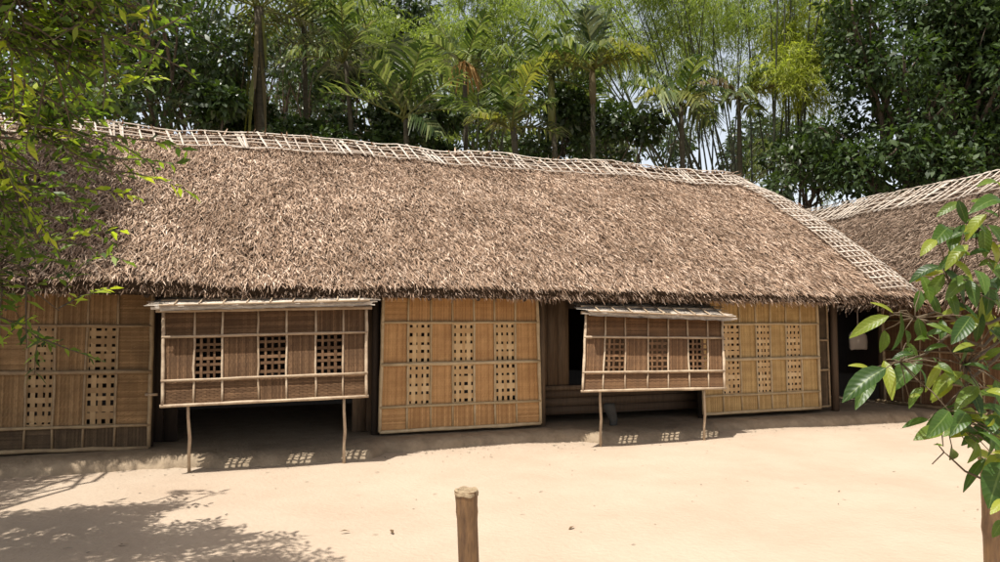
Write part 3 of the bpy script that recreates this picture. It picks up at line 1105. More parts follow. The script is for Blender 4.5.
# ------------------------------------------------------------------ bamboo posts in the foreground
def bamboo_post(px, ytop, d, r, label, lean=(0, 0), nodes=(0.24, 0.55, 0.85)):
    top = at(px, ytop, d)
    t = root('bamboo_post', (top[0] - lean[0], top[1] - lean[1], 0.0), label, 'post', 'cut bamboo posts at the near side of the yard')
    H = top[2]
    zs, rs = [-0.15], [r]
    for z in np.linspace(0.0, H, 40):
        k = 1.0
        for nz in nodes:
            dz = (z - H * nz)
            k += 0.09 * math.exp(-(dz / 0.018) ** 2)
        k += 0.16 * math.exp(-((z - H) / 0.035) ** 2)
        zs.append(z)
        rs.append(r * k)
    mb = MB()
    S = 24
    V = []
    for z, rr in zip(zs, rs):
        f = z / H
        for k in range(S):
            a = 2 * math.pi * k / S
            w = 1 + 0.03 * math.sin(3 * a + z * 5)
            V.append((top[0] - lean[0] * (1 - f) + rr * w * math.cos(a), top[1] - lean[1] * (1 - f) + rr * w * math.sin(a), z))
    n = len(zs)
    Fc = [[i * S + k, i * S + (k + 1) % S, (i + 1) * S + (k + 1) % S, (i + 1) * S + k] for i in range(n - 1) for k in range(S)]
    mb.arr(V, Fc)
    part('stem', mb, M['post'], t, smooth=True)
    mb = MB()
    V = []
    R0 = rs[-1]
    for rr, dz in ((R0 * 1.0, -0.016), (R0 * 1.02, -0.004), (R0 * 0.94, 0.004), (R0 * 0.74, 0.003), (R0 * 0.70, -0.03)):
        for k in range(S):
            a = 2 * math.pi * k / S
            V.append((top[0] + rr * math.cos(a), top[1] + rr * math.sin(a), H + dz + 0.003 * math.sin(5 * a)))
    mb.arr(V, [[i * S + k, i * S + (k + 1) % S, (i + 1) * S + (k + 1) % S, (i + 1) * S + k] for i in range(4) for k in range(S)])
    part('cut_rim', mb, M['post_rim'], t, smooth=True)
    mb = MB()
    V = [(top[0] + R0 * 0.75 * math.cos(2 * math.pi * k / S), top[1] + R0 * 0.75 * math.sin(2 * math.pi * k / S), H - 0.02) for k in range(S)]
    mb.arr(V, [list(range(S))])
    part('inner_wall', mb, M['post_in'], t)
    return t


bamboo_post(466.5, 490, 2.6, 0.037, 'short cut bamboo post standing in the middle foreground', (-0.035, 0.0), (0.42, 0.66, 0.93))
bamboo_post(995, 453, 2.35, 0.044, 'brown bamboo post at the right edge under the leafy shrub', (0.0, 0.0), (0.2, 0.55, 0.80))

# small dry leaves on the sand
for i, (px, py, lab) in enumerate([(350, 531, 'dry brown leaf on the sand at the tip of the tree shadow'), (393, 533, 'dry brown leaf on sunlit sand just left of the middle bamboo post'),
                                 (569, 529, 'dry brown leaf on sunlit sand right of the middle bamboo post'), (118, 545, 'dry brown leaf lying in the tree shade at lower left')]):
    c = onZ(px, py, 0.012)
    rr = np.random.default_rng(i + 1)
    a = rr.random() * 6.28
    mb = MB()
    mb.arr(*blades(c[None], np.array([[math.cos(a), math.sin(a), 0.05]]), np.array([[0.1, 0.1, 1.0]]), 0.075, 0.03, lift=0.12, fold=0.3))
    thing('fallen_leaf', mb, M['dryleaf'], lab, 'leaf', 'dry leaves fallen on the sand', origin=tuple(c))

# scattered bits of straw and grit on the yard
rg = np.random.default_rng(3)
n = 420
gx = np.concatenate((-2 + 12 * rg.random(220), -3 + 13.5 * rg.random(200)))
gy = np.concatenate((8.66 - 0.5 * rg.random(220) ** 2.5, 2.8 + 5.7 * rg.random(200)))
P = np.stack((gx, gy, np.array([gz(a, b) for a, b in zip(gx, gy)]) + 0.004), 1)
a = rg.random(n) * 6.28
mb = MB()
mb.arr(*blades(P, np.stack((np.cos(a), np.sin(a), 0.04 * np.ones(n)), 1), np.array((0, 0, 1.0)) + rg.normal(0, 0.15, (n, 3)), 0.015 + 0.05 * rg.random(n) ** 2, 0.008 + 0.008 * rg.random(n),
               (0.6, 1, 0.4), lift=0.08))
o = part('straw_litter', mb, M['litter'])
o['kind'] = 'stuff'
o['label'] = 'tiny bits of straw and grit strewn on the sandy yard'

# ------------------------------------------------------------------ vegetation
def limb(mb, p0, p1, r0, r1, sag=0.0, n=7, rr=None, wob=0.04, sides=6):
    p0, p1 = np.asarray(p0, float), np.asarray(p1, float)
    t = np.linspace(0, 1, n)[:, None]
    P = p0 * (1 - t) + p1 * t
    L = np.linalg.norm(p1 - p0)
    P[:, 2] += (np.sin(t[:, 0] * math.pi) * sag)
    if rr is not None:
        w = rr.normal(0, wob * L * 0.25, (n, 3))
        w[0] = w[-1] = 0
        P += w
    mb.tube(P, list(np.linspace(r0, r1, n)), sides)
    return P


def blob_leaves(rr, blobs, n, L, W, shell=0.55, upb=0.7, droop=0.25, flat=0.85):
    """leaves spread through ellipsoid clumps, denser near their skin"""
    c = np.array([b[:3] for b in blobs], float)
    r = np.array([b[3] for b in blobs], float)
    pick = rr.choice(len(blobs), n, p=r ** 2 / (r ** 2).sum())
    d = nrm(rr.normal(0, 1, (n, 3)))
    rad = r[pick] * (shell + (1.12 - shell) * rr.random(n) ** 0.7)
    rad *= 1 + 0.18 * np.sin(d[:, 0] * 7 + pick) * np.cos(d[:, 2] * 6 + pick * 2)
    P = c[pick] + d * rad[:, None] * np.array((1, 1, flat))
    N = nrm(d * 0.6 + np.array((0, 0, upb)) + rr.normal(0, 0.45, (n, 3)))
    D = nrm(d * 0.7 + rr.normal(0, 0.7, (n, 3)) - np.array((0, 0, droop)))
    LL = L * (0.6 + 0.8 * rr.random(n))
    return blades(P, D, N, LL, LL * W, (0.25, 1.0, 0.06), droop=rr.random(n) * 0.2, fold=0.35)


def tree(name, label, cat, px, d, blobs_px, n, leaf, mat, r=0.16, group=None, seed=1, wr=0.42, depth=1.0, shell=0.5, base_px=None, twigs=True):
    rr = np.random.default_rng(seed)
    b = at(px, 321, d)
    b[2] = 0.0
    blobs = []
    for (x, y, rp, dd) in blobs_px:
        p = at(x, y, d + dd * depth)
        blobs.append((p[0], p[1], p[2], rp * (d + dd * depth) / F))
    t = root(name, tuple(b), label, cat, group)
    mb = MB()
    zc = min(max(bb[2] for bb in blobs), 14)
    fork = np.array((b[0], b[1], 0.0)) + np.array((0, 0, max(1.2, 0.35 * zc)))
    limb(mb, b - np.array((0, 0, 0.2)), fork, r, r * 0.75, 0, 6, rr, 0.05, 8)
    for bb in blobs:
        tgt = np.array(bb[:3])
        P = limb(mb, fork, tgt, r * 0.5, 0.02, 0.1, 7, rr, 0.12)
        if twigs:
            for k in range(4):
                dv = nrm(rr.normal(0, 1, 3))
                limb(mb, P[4 + k % 3], tgt + dv * bb[3] * 0.95, 0.03, 0.008, 0, 4, rr, 0.1, 4)
    part('trunk', mb, M['bark'], t)
    mb = MB()
    mb.arr(*blob_leaves(rr, blobs, n, leaf, wr, shell))
    part('crown', mb, M[mat], t, kind='stuff')
    return t


def rnd_blobs(seed, x0, x1, y0, y1, n, r0, r1, dd=1.5):
    rr = np.random.default_rng(seed)
    return [(x0 + (x1 - x0) * rr.random(), y0 + (y1 - y0) * rr.random(), r0 + (r1 - r0) * rr.random(), dd * rr.normal()) for _ in range(n)]


# trees behind the house
G = 'trees growing behind the house'
tree('broadleaf_tree', 'dark bushy tree behind the left end of the thatched roof', 'tree', 40, 17,
     rnd_blobs(1, -80, 130, -60, 120, 20, 26, 46), 9000, 0.20, 'leaf_mid', group=G, seed=21)
tree('broadleaf_tree', 'dense dark green tree left of the tall palm with dry leaf sheaths', 'tree', 175, 18,
     rnd_blobs(2, 110, 235, -60, 120, 17, 22, 40), 8500, 0.18, 'leaf_dark', group=G, seed=22)
tree('broadleaf_tree', 'tall dark tree rising behind the palms left of centre', 'tree', 395, 27,
     rnd_blobs(3, 330, 440, -5, 95, 16, 20, 34) + [(372, 12, 26, 0), (400, 20, 24, 0)], 8000, 0.25, 'leaf_dark', group=G, seed=23)
tree('broadleaf_tree', 'dark tree between the tall sheathed palm and the yellowing palm', 'tree', 300, 25,
     rnd_blobs(4, 262, 345, 10, 120, 11, 16, 26), 4200, 0.22, 'leaf_dark', group=G, seed=24)
tree('broadleaf_tree', 'big glossy dark tree filling the upper right corner', 'tree', 930, 18,
     rnd_blobs(5, 850, 1060, -50, 175, 40, 22, 40, 1.0) + rnd_blobs(55, 822, 850, 100, 185, 6, 16, 24, 0.6) + rnd_blobs(56, 865, 1060, -40, 170, 16, 34, 50, 0.5) + [(855, 60, 24, 0), (848, 25, 18, 0), (850, -5, 20, 0)], 46000, 0.155, 'leaf_gloss',
     r=0.25, group=G, seed=25, wr=0.5)
tree('broadleaf_tree', 'small dark tree behind the bend of the roof between bamboo and glossy tree', 'tree', 805, 19,
     rnd_blobs(6, 775, 832, 118, 200, 9, 14, 26), 3500, 0.18, 'leaf_dark', r=0.1, group=G, seed=26)
tree('broadleaf_tree', 'far mid-green tree glimpsed between the low fan palm and the tall centre palm', 'tree', 500, 33,
     rnd_blobs(71, 425, 575, 60, 150, 22, 16, 30), 8000, 0.26, 'leaf_mid', group=G, seed=27)
tree('broadleaf_tree', 'far dark tree low behind the leaning bamboo stems', 'tree', 690, 33,
     rnd_blobs(72, 600, 800, 128, 190, 16, 12, 22), 5000, 0.26, 'leaf_dark', group=G, seed=28)
tree('broadleaf_tree', 'far mid-green tree behind the sheathed palm', 'tree', 255, 32,
     rnd_blobs(73, 190, 350, -20, 130, 20, 18, 32), 7000, 0.26, 'leaf_mid', group=G, seed=29)
# understorey along the back of the roof
for i, (x, y0, y1, d, n, lab) in enumerate([
        (225, 92, 140, 16.5, 6, 'dark shrub above the ridge at the foot of the sheathed palm'),
        (300, 100, 148, 17, 7, 'dark shrub above the ridge right of the sheathed palm'),
        (375, 112, 152, 17.5, 7, 'dark shrub above the ridge under the fan-shaped low palm'),
        (445, 110, 158, 19, 7, 'dark shrub above the ridge below the palm with orange fronds'),
        (540, 98, 162, 19.5, 8, 'dark shrub above the ridge behind the slim pale-stemmed palm'),
        (612, 88, 160, 19.5, 9, 'dark round-leaved shrub behind the tall centre palm')]):
    tree('shrub', lab, 'shrub', x, d, rnd_blobs(60 + i, x - 42, x + 40, y0, y1, n, 13, 22, 0.5), 3000, 0.17,
         'leaf_dark', r=0.06, group='shrubs behind the roof', seed=40 + i, wr=0.55, twigs=False)


# ---- palms
def frond(mb_l, mb_r, base, az, elev, L, droopk, rr, leaf=0.55, width=0.07, pairs=17, hang=0.5, curl=0.0):
    """arching rachis with drooping leaflets"""
    d = np.array((math.cos(az) * math.cos(elev), math.sin(az) * math.cos(elev), math.sin(elev)))
    n = 12
    P = [np.asarray(base, float)]
    step = L / (n - 1)
    for i in range(n - 1):
        d = d + np.array((0, 0, -droopk * (0.25 + 1.4 * i / n))) * step
        d = d / np.linalg.norm(d)
        P.append(P[-1] + d * step)
    P = np.array(P)
    mb_r.tube(P, list(np.linspace(0.028, 0.006, n)), 5)
    t = np.linspace(0.16, 0.995, pairs)
    idx = t * (n - 1)
    i0 = np.minimum(idx.astype(int), n - 2)
    f = (idx - i0)[:, None]
    B = P[i0] * (1 - f) + P[i0 + 1] * f
    T = nrm(P[i0 + 1] - P[i0])
    side = nrm(np.cross(T, np.array((0, 0, 1.0)) + 0 * T))
    upv = np.cross(side, T)
    for s in (-1, 1):
        k = np.sin(np.pi * (0.12 + 0.85 * t)) ** 0.6
        D = nrm(T * 0.65 + side * s * 0.95 + upv * 0.25 + rr.normal(0, 0.10, (pairs, 3)))
        LL = leaf * k * (0.85 + 0.3 * rr.random(pairs))
        mb_l.arr(*blades(B, D, upv + side * (-s) * 0.3, LL, width * (0.8 + 0.4 * rr.random(pairs)), (0.6, 1.0, 0.12), lift=0.06,
                         droop=hang * (0.6 + 0.6 * rr.random(pairs))))


def palm(label, px, yc, d, fr, seed, trunk_r=0.065, mats='palm_leaf', shaft=None, trunk_bend=0.2, extra=None):
    rr = np.random.default_rng(seed)
    c = at(px, yc, d)
    b = np.array((c[0] + trunk_bend * rr.normal(), c[1], 0.0))
    t = root('palm_tree', tuple(b), label, 'palm', 'palms growing behind the house')
    n = 26
    s = np.linspace(0, 1, n)[:, None]
    P = b * (1 - s) + c * s
    P[:, 0] += 0.12 * np.sin(s[:, 0] * 3)
    rad = trunk_r * (1.15 - 0.3 * s[:, 0]) * (1 + 0.06 * (np.arange(n) % 2))
    mb = MB()
    mb.tube(P, list(rad), 9)
    part('trunk', mb, M['palm_bark'], t)
    if shaft:
        mb = MB()
        q0 = P[-1] - np.array((0, 0, shaft[0]))
        mb.tube([q0, q0 * 0.6 + c * 0.4, q0 * 0.2 + c * 0.8, c + np.array((0, 0, 0.2))], [trunk_r * 1.1, trunk_r * 1.5, trunk_r * 1.25, trunk_r * 0.5], 9)
        part('crown_shaft', mb, M[shaft[1]], t)
    for (az, el, L, dk, mt, hang) in fr:
        L = L * 0.8
        ml, mr = MB(), MB()
        frond(ml, mr, c + rr.normal(0, 0.04, 3), R(az), R(el), L, dk, rr, hang=hang, leaf=0.33 * L + 0.18)
        f_ = part('frond', ml, M[mt], t)
        part('rachis', mr, M['palm_yel' if mt != 'palm_dry' else 'palm_brown'], f_)
    if extra:
        extra(t, c, rr)
    return t


def fronds(seed, n, L, el=(20, 75), dk=0.45, mats=('palm_leaf',), hang=0.45, azs=None):
    rr = np.random.default_rng(seed)
    out = []
    for i in range(n):
        az = 360 * (i + 0.5 * rr.random()) / n if azs is None else azs[i]
        e = el[0] + (el[1] - el[0]) * ((i * 0.618) % 1)
        out.append((az, e, L * (0.8 + 0.4 * rr.random()), dk * (0.8 + 0.5 * rr.random()), mats[i % len(mats)], hang * (0.7 + 0.6 * rr.random())))
    return out


PL, PY, PD = 'palm_leaf', 'palm_yel', 'palm_dry'


def sheaths(t, c, rr):
    for k in range(16):
        mb = MB()
        a = rr.random() * 6.28
        z0 = c[2] - 0.2 - 0.12 * k
        p0 = np.array((c[0] + 0.12 * math.cos(a), c[1] + 0.12 * math.sin(a), z0))
        mb.arr(*blades(p0[None], np.array([[0.10 * math.cos(a), 0.10 * math.sin(a), -1.0]]), np.array([[math.cos(a), math.sin(a), 0.1]]), 1.0 + rr.random(), 0.11,
                       (0.6, 1, 0.4), lift=0.03))
        part('dry_sheath', mb, M['palm_brown' if k % 3 else 'palm_yel'], t)


def dry_bunch(t, c, rr):
    for k in range(16):
        mb = MB()
        a = rr.random() * 6.28
        mb.arr(*blades(c[None] + np.array([[0, 0, 0.15]]), np.array([[math.cos(a) * 0.7, math.sin(a) * 0.7, -0.5 - 0.6 * rr.random()]]),
                       np.array([[0, 0, 1.0]]), 0.75, 0.10, (0.5, 1, 0.2), lift=0.1, droop=0.3))
        part('dry_leaflet', mb, M['palm_dry'], t)


palm('tall palm with brown dry sheaths on its trunk left of the others', 258, 8, 16.5,
     fronds(1, 10, 2.6, (5, 70), 0.5, (PL, PL, PY, PL), 0.5), 1, 0.12, extra=sheaths)
palm('dark feathery palm with one yellow frond beside the sheathed palm', 303, 28, 18,
     fronds(2, 10, 2.5, (0, 70), 0.5, (PL, PL, PL, PY), 0.55), 2)
palm('palm with yellowing upright frond and drooping pale leaves', 345, 62, 17,
     fronds(3, 9, 2.0, (-5, 75), 0.55, (PL, PL, PL, PL), 0.6) + [(20, 62, 1.7, 0.5, PY, 0.4)], 3)
palm('low palm with a fan of dark upright fronds above the ridge', 405, 118, 16,
     fronds(4, 12, 2.0, (25, 80), 0.3, (PL,), 0.25) + [(-60, -15, 1.4, 0.8, PL, 0.8)], 4)
palm('slim palm crowned with orange dried fronds', 464, 66, 20,
     fronds(5, 8, 1.7, (5, 75), 0.5, (PL, PL), 0.5), 5, 0.07, extra=dry_bunch)
palm('low palm with a pale dead spear above the ridge', 512, 128, 16,
     fronds(6, 10, 1.6, (10, 70), 0.55, (PL, PL, PY), 0.5) + [(180, 86, 0.9, 0.1, PD, 0.1)], 6, 0.07)
palm('slim palm with smooth yellow-green stem left of the tallest centre palm', 551, 78, 18,
     fronds(7, 10, 2.0, (5, 70), 0.5, (PL,), 0.5), 7, 0.07, shaft=(1.4, 'palm_yel'))
palm('tall centre palm with pale drooping side fronds', 592, 70, 16.5,
     [(75, 84, 1.9, 0.10, PL, 0.2), (120, 78, 1.8, 0.12, PL, 0.2), (-20, 74, 1.7, 0.2, PL, 0.2), (200, 72, 1.6, 0.2, PL, 0.2),
      (165, 30, 1.6, 0.85, PY, 0.6), (195, 35, 1.7, 0.8, PL, 0.7), (-30, 32, 1.7, 0.85, PY, 0.7), (-10, 30, 1.8, 0.85, PL, 0.7),
      (-75, 30, 1.6, 0.9, PY, 0.8), (-110, 25, 1.5, 0.9, PL, 0.8), (60, 30, 1.8, 0.7, PL, 0.6), (110, 30, 1.8, 0.7, PL, 0.6)], 8, 0.058, shaft=(0.8, 'palm_brown'))
palm('palm with one hanging bright yellow frond in front of the bamboo', 680, 105, 18,
     fronds(9, 9, 1.7, (0, 70), 0.6, (PL,), 0.6) + [(-100, 10, 1.5, 1.3, PY, 0.7), (180, 20, 1.7, 0.9, PY, 0.6)], 9, 0.07)
palm('scruffy brownish palm crown among the bamboo stems', 738, 98, 20,
     fronds(10, 8, 1.5, (-5, 60), 0.6, (PL, 'palm_brown', PL), 0.6), 10, 0.06)


# ---- bamboo clumps
def bamboo_clump(label, culms, d, foliage, leafmat_, n, seed, leaf=0.16, group='bamboo clumps behind the house'):
    rr = np.random.default_rng(seed)
    b = at(np.mean([c[0] for c in culms]), 321, d)
    b[2] = 0
    t = root('bamboo_clump', tuple(b), label, 'bamboo', group)
    for (x0, y0, x1, y1, r) in culms:
        dd = d + rr.normal(0, 0.5)
        p0, p1 = at(x0, y0, dd), at(x1, y1, dd + rr.normal(0, 0.5))
        dv = (p1 - p0)
        k = (p0[2] + 0.1) / max(0.5, dv[2])
        base = p0 - dv * k * 0.75
        base[2] = -0.1
        tt = np.linspace(0, 1, 12)[:, None]
        P = base * (1 - tt) ** 2 + 2 * p0 * tt * (1 - tt) * 1.0 + p1 * tt ** 2
        P = np.concatenate((np.linspace(base, p0, 5)[:-1], np.linspace(p0, p1, 9)))
        s = np.linspace(0, 1, len(P))
        P[:, 0] += 0.25 * np.sin(s * 2.5) * rr.normal(0, 0.5)
        P[-3:, 2] -= np.array((0.0, 0.1, 0.35))
        mb = MB()
        mb.tube(P, list(r * (1.1 - 0.75 * s) * (1 + 0.0 * s)), 6)
        part('culm', mb, M['culm'], t)
    # feathery foliage: sprays of narrow leaves
    blobs = []
    for (x, y, rp, dd, w) in foliage:
        p = at(x, y, d + dd)
        blobs.append((p, rp * d / F, w))
    tot = sum(w * r_ ** 2 for _, r_, w in blobs)
    mb = MB()
    for p, r_, w in blobs:
        m = max(6, int(n * w * r_ ** 2 / tot / 14))
        dirs = nrm(rr.normal(0, 1, (m, 3)))
        C = p + dirs * (r_ * rr.random(m) ** 0.45)[:, None]
        # every spray: 14 leaves along a short drooping twig
        tw = nrm(rr.normal(0, 1, (m, 3)) * np.array((1, 1, 0.4)) + np.array((0, 0, -0.25)))
        s = np.linspace(0, 0.5, 14)
        P = (C[:, None, :] + tw[:, None, :] * s[None, :, None] - np.array((0, 0, 1.0)) * (s ** 2)[None, :, None] * 0.8).reshape(-1, 3)
        D = (np.repeat(tw, 14, 0) + rr.normal(0, 0.7, (m * 14, 3)) - np.array((0, 0, 0.45)))
        mb.arr(*blades(P, D, np.array((0, 0, 1.0)) + rr.normal(0, 0.5, (m * 14, 3)), leaf * (0.7 + 0.6 * rr.random(m * 14)), leaf * 0.15,
                       (0.4, 1, 0.05), droop=0.25))
    part('foliage', mb, M[leafmat_], t, kind='stuff')
    return t


rc = np.random.default_rng(77)
cul = []
for i in range(11):
    x0 = 705 + rc.normal(0, 22)
    cul.append((x0, 200, x0 - 55 - 110 * rc.random(), -30 + 40 * rc.random(), 0.038))
for i in range(16):
    x0 = 730 + rc.normal(0, 25)
    cul.append((x0, 200, x0 - 30 + 50 * rc.normal(), -40 + 30 * rc.random(), 0.036))
fol = [(600 + 230 * rc.random(), -35 + 105 * rc.random() ** 1.3, 15 + 15 * rc.random(), rc.normal(0, 1.2), 1.0) for _ in range(50)]
fol += [(605 + 130 * rc.random(), -35 + 60 * rc.random(), 22, rc.normal(0, 1), 1.2) for _ in range(10)]
bamboo_clump('tall bamboo clump with many dark leaning stems right of centre', cul, 22, fol, 'bam_leaf', 50000, 31, 0.15)
cul = [(790 + rc.normal(0, 12), 200, 785 + rc.normal(0, 22), -40, 0.045) for _ in range(9)]
fol = [(800 + rc.normal(0, 14), 62 + rc.normal(0, 24), 17 + 8 * rc.random(), rc.normal(0, 0.6), 1.3) for _ in range(12)]
fol += [(812 + rc.normal(0, 16), 0 + rc.normal(0, 16), 14 + 8 * rc.random(), rc.normal(0, 0.6), 0.8) for _ in range(6)]
bamboo_clump('pale yellow-green bamboo clump beside the glossy dark tree', cul, 20, fol, 'bam_leaf2', 17000, 32, 0.16)
cul = [(500 + rc.normal(0, 20), 165, 495 + rc.normal(0, 45), -40, 0.04) for _ in range(7)]
fol = [(498 + 50 * rc.normal(), 12 + 30 * rc.normal(), 16 + 14 * rc.random(), rc.normal(0, 1.2), 1.0) for _ in range(34)]
fol += [(425 + 40 * rc.random(), 70 + 60 * rc.random(), 14 + 10 * rc.random(), rc.normal(0, 1.0), 0.8) for _ in range(6)]
bamboo_clump('light green bamboo clump behind the palm with orange fronds', cul, 24, fol, 'bam_leaf', 40000, 33, 0.165)
cul = [(650 + rc.normal(0, 30), 190, 640 + rc.normal(0, 60), -40, 0.04) for _ in range(8)]
fol = [(650 + 70 * rc.normal(), 40 + 50 * rc.normal(), 16 + 14 * rc.random(), rc.normal(0, 1.2), 1.0) for _ in range(26)]
fol += [(800 + 30 * rc.normal(), 120 + 40 * rc.normal(), 20, rc.normal(0, 1.2), 1.0) for _ in range(8)]
bamboo_clump('darker bamboo clump farther back behind the leaning stems', cul, 29, fol, 'bam_dark', 24000, 34, 0.2)

# ---- near tree at the left: canopy above the yard, branches hanging into view
rr = np.random.default_rng(91)
tb = np.array((-3.9, 4.3, 0.0))
lt = root('leafy_tree', tuple(tb), 'near leafy tree whose branches hang over the left side of the house', 'tree')
mb = MB()
fork = np.array((-3.5, 4.6, 2.4))
limb(mb, tb - np.array((0, 0, 0.2)), fork, 0.2, 0.15, 0, 7, rr, 0.05, 9)
mbL, mbY = MB(), MB()


def spray(mbt, base, direc, L, n, leaf, mbl, droop=0.35):
    """one twig with leaves to both sides"""
    d = nrm(np.asarray(direc, float))
    m = 6
    P = [np.asarray(base, float)]
    for i in range(m - 1):
        d = nrm(d + np.array((0, 0, -droop * 0.22)) + rr.normal(0, 0.06, 3))
        P.append(P[-1] + d * L / (m - 1))
    P = np.array(P)
    mbt.tube(P, list(np.linspace(0.007, 0.0025, m)), 4)
    t = np.linspace(0.12, 1.0, n)
    idx = t * (m - 1)
    i0 = np.minimum(idx.astype(int), m - 2)
    f = (idx - i0)[:, None]
    B = P[i0] * (1 - f) + P[i0 + 1] * f
    T = nrm(P[i0 + 1] - P[i0])
    s = nrm(np.cross(T, np.array((0, 0, 1.0)) + 0 * T)) * np.where(np.arange(n) % 2 == 0, 1, -1)[:, None]
    D = nrm(T * 0.6 + s * 0.9 + rr.normal(0, 0.35, (n, 3)) + np.array((0, 0, 0.05)))
    N = np.array((0, 0, 1.0)) + rr.normal(0, 0.45, (n, 3))
    LL = leaf * (0.7 + 0.6 * rr.random(n))
    mbl.arr(*blades(B, D, N, LL, LL * 0.33, (0.2, 1.0, 0.05), droop=0.12, fold=0.3))
    return P


# limbs: to hanging clusters given by where they show; the upper ones hang nearer to the viewer
hang = []


def hd(y):
    return 3.5 + 2.0 * min(max(y, 0), 330) / 330 + 0.35 * rr.random()


for i in range(50):
    y = -30 + 320 * rr.random()
    hang.append((-40 + 115 * rr.random(), y, hd(y), 1.0))
for i in range(26):
    y = -30 + 120 * rr.random()
    hang.append((50 + 105 * rr.random() * rr.random() ** 0.3, y, hd(y), 1.0))
for (x, y) in [(150, 165), (140, 190), (120, 180), (105, 215), (150, 118), (175, 60), (195, 20), (30, 300), (20, 330), (60, 305), (85, 340), (15, 345), (40, 350), (5, 390), (75, 260), (95, 280)]:
    hang.append((x, y, hd(y), 0.55))
tips = [(at(x, y, d), w, d) for (x, y, d, w) in hang]
hubs = [np.array(h) for h in ((-1.9, 4.3, 3.4), (-2.0, 5.0, 2.6), (-1.6, 4.1, 4.0), (-1.95, 5.4, 3.2), (-2.0, 5.3, 2.1))]
for h in hubs:
    limb(mb, fork, h, 0.05, 0.022, 0.1, 6, rr, 0.1)
for p, w, d in tips:
    h = min(hubs, key=lambda h_: np.linalg.norm(h_ - p) + (0.8 if h_[2] < p[2] else 0))
    sc = d / 6.0
    base = p + nrm(h - p) * 0.3 * sc + np.array((0, 0, 0.12 * sc))
    limb(mb, h, base, 0.009, 0.004, 0.12, 6, rr, 0.12, 4)
    for k in range(max(1, int(5 * w))):
        dv = nrm(p - h) * 0.7 + rr.normal(0, 0.75, 3) + np.array((0, 0, 0.25))
        spray(mb, base + rr.normal(0, 0.12, 3) * w * sc, dv, (0.44 + 0.25 * rr.random()) * sc, 14, 0.115 * sc, mbY if rr.random() < 0.15 else mbL)
# canopy proper (mostly above the frame)
blobs = []
SH = np.array((-SUNV.x / SUNV.z, -SUNV.y / SUNV.z, 0.0))      # how far a shadow slips per metre of height
for (x, y, rp) in [(15, 525, 38), (65, 520, 34), (115, 516, 26), (155, 508, 17), (30, 552, 40), (90, 556, 38), (140, 545, 24), (200, 546, 14), (236, 541, 15), (272, 541, 11),
                   (215, 493, 5), (183, 492, 9), (60, 590, 40), (140, 590, 34), (220, 580, 16), (-60, 530, 45), (-80, 575, 55), (-140, 520, 60), (-10, 500, 14), (-70, 490, 25)]:
    gp = onZ(x, y, 0.0)
    z = 4.3 + 0.9 * rr.random()
    c_ = gp - SH * z
    blobs.append((c_[0], c_[1], z, rp * np.linalg.norm(gp - CAM) / F))
for (x, y, z, r_) in [(-2.9, 8.5, 5.3, 0.7), (-2.6, 9.3, 5.6, 0.6), (-3.5, 9.0, 5.4, 0.9), (-2.9, 10.0, 5.9, 0.6), (-3.9, 7.9, 5.0, 0.8), (-4.5, 6.8, 5.2, 1.0), (-5.2, 6.0, 4.8, 1.0)]:
    blobs.append((x, y, z, r_))


def to_px(p):
    r_ = np.asarray(p, float) - CAM
    d_ = r_ @ FW
    return 500 + F * (r_ @ RT) / d_, 281 - F * (r_ @ UP) / d_, d_


keep = []
for bb in blobs:
    x_, y_, d_ = to_px(bb[:3])
    rp_ = bb[3] * F / d_
    if y_ + 0.4 * rp_ < 5 or x_ + rp_ < 90:
        keep.append(bb)
blobs = keep
for bb in blobs:
    limb(mb, fork, bb[:3], 0.05, 0.012, 0.2, 6, rr, 0.1, 5)
mbL.arr(*blob_leaves(rr, blobs, 30000, 0.12, 0.34, 0.2, flat=0.35))
part('branches', mb, M['bark'], lt)
part('foliage', mbL, M['leaf_fresh'], lt, kind='stuff')
part('young_leaves', mbY, M['leaf_yel'], lt, kind='stuff', label='bright yellow-green young leaves')

# ---- near shrub at the right edge: big separate leaves
sh_d = 1.95
sb = at(1075, 321, 2.2)
sb[2] = 0
shrub = root('leafy_shrub', tuple(sb), 'shrub with large glossy green leaves reaching in from the right edge', 'shrub')
rl = np.random.default_rng(17)


def big_leaf(base, tip, wr, nv, fold=0.25, curl=0.15, n=7, m=4):
    base, tip = np.asarray(base), np.asarray(tip)
    T = tip - base
    L = np.linalg.norm(T)
    T = T / L
    S = np.cross(T, nv)
    S /= np.linalg.norm(S)
    N = np.cross(S, T)
    V = []
    for i in range(n):
        t = i / (n - 1)
        w = L * wr * 0.5 * (math.sin(math.pi * t ** 0.85) ** 0.75 if 0 < t < 1 else 0.02) + 0.0008
        c = base + T * L * t + N * (curl * L * math.sin(math.pi * t) * 0.6) - np.array((0, 0, 1)) * curl * L * t * t * 0.5
        for j in range(m + 1):
            s = j / m * 2 - 1
            V.append(c + S * w * s + N * (abs(s) * fold * w + 0.03 * w * math.sin(t * 14 + j)))
    mb = MB()
    mb.arr(V, [[i * (m + 1) + j, i * (m + 1) + j + 1, (i + 1) * (m + 1) + j + 1, (i + 1) * (m + 1) + j] for i in range(n - 1) for j in range(m)])
    return mb


def leaf_uv(o, n=7, m=4):
    me = o.data
    uv = me.uv_layers.new(name='UVMap')
    for lp in me.loops:
        k = lp.vertex_index
        uv.data[lp.index].uv = ((k // (m + 1)) / (n - 1), (k % (m + 1)) / m)


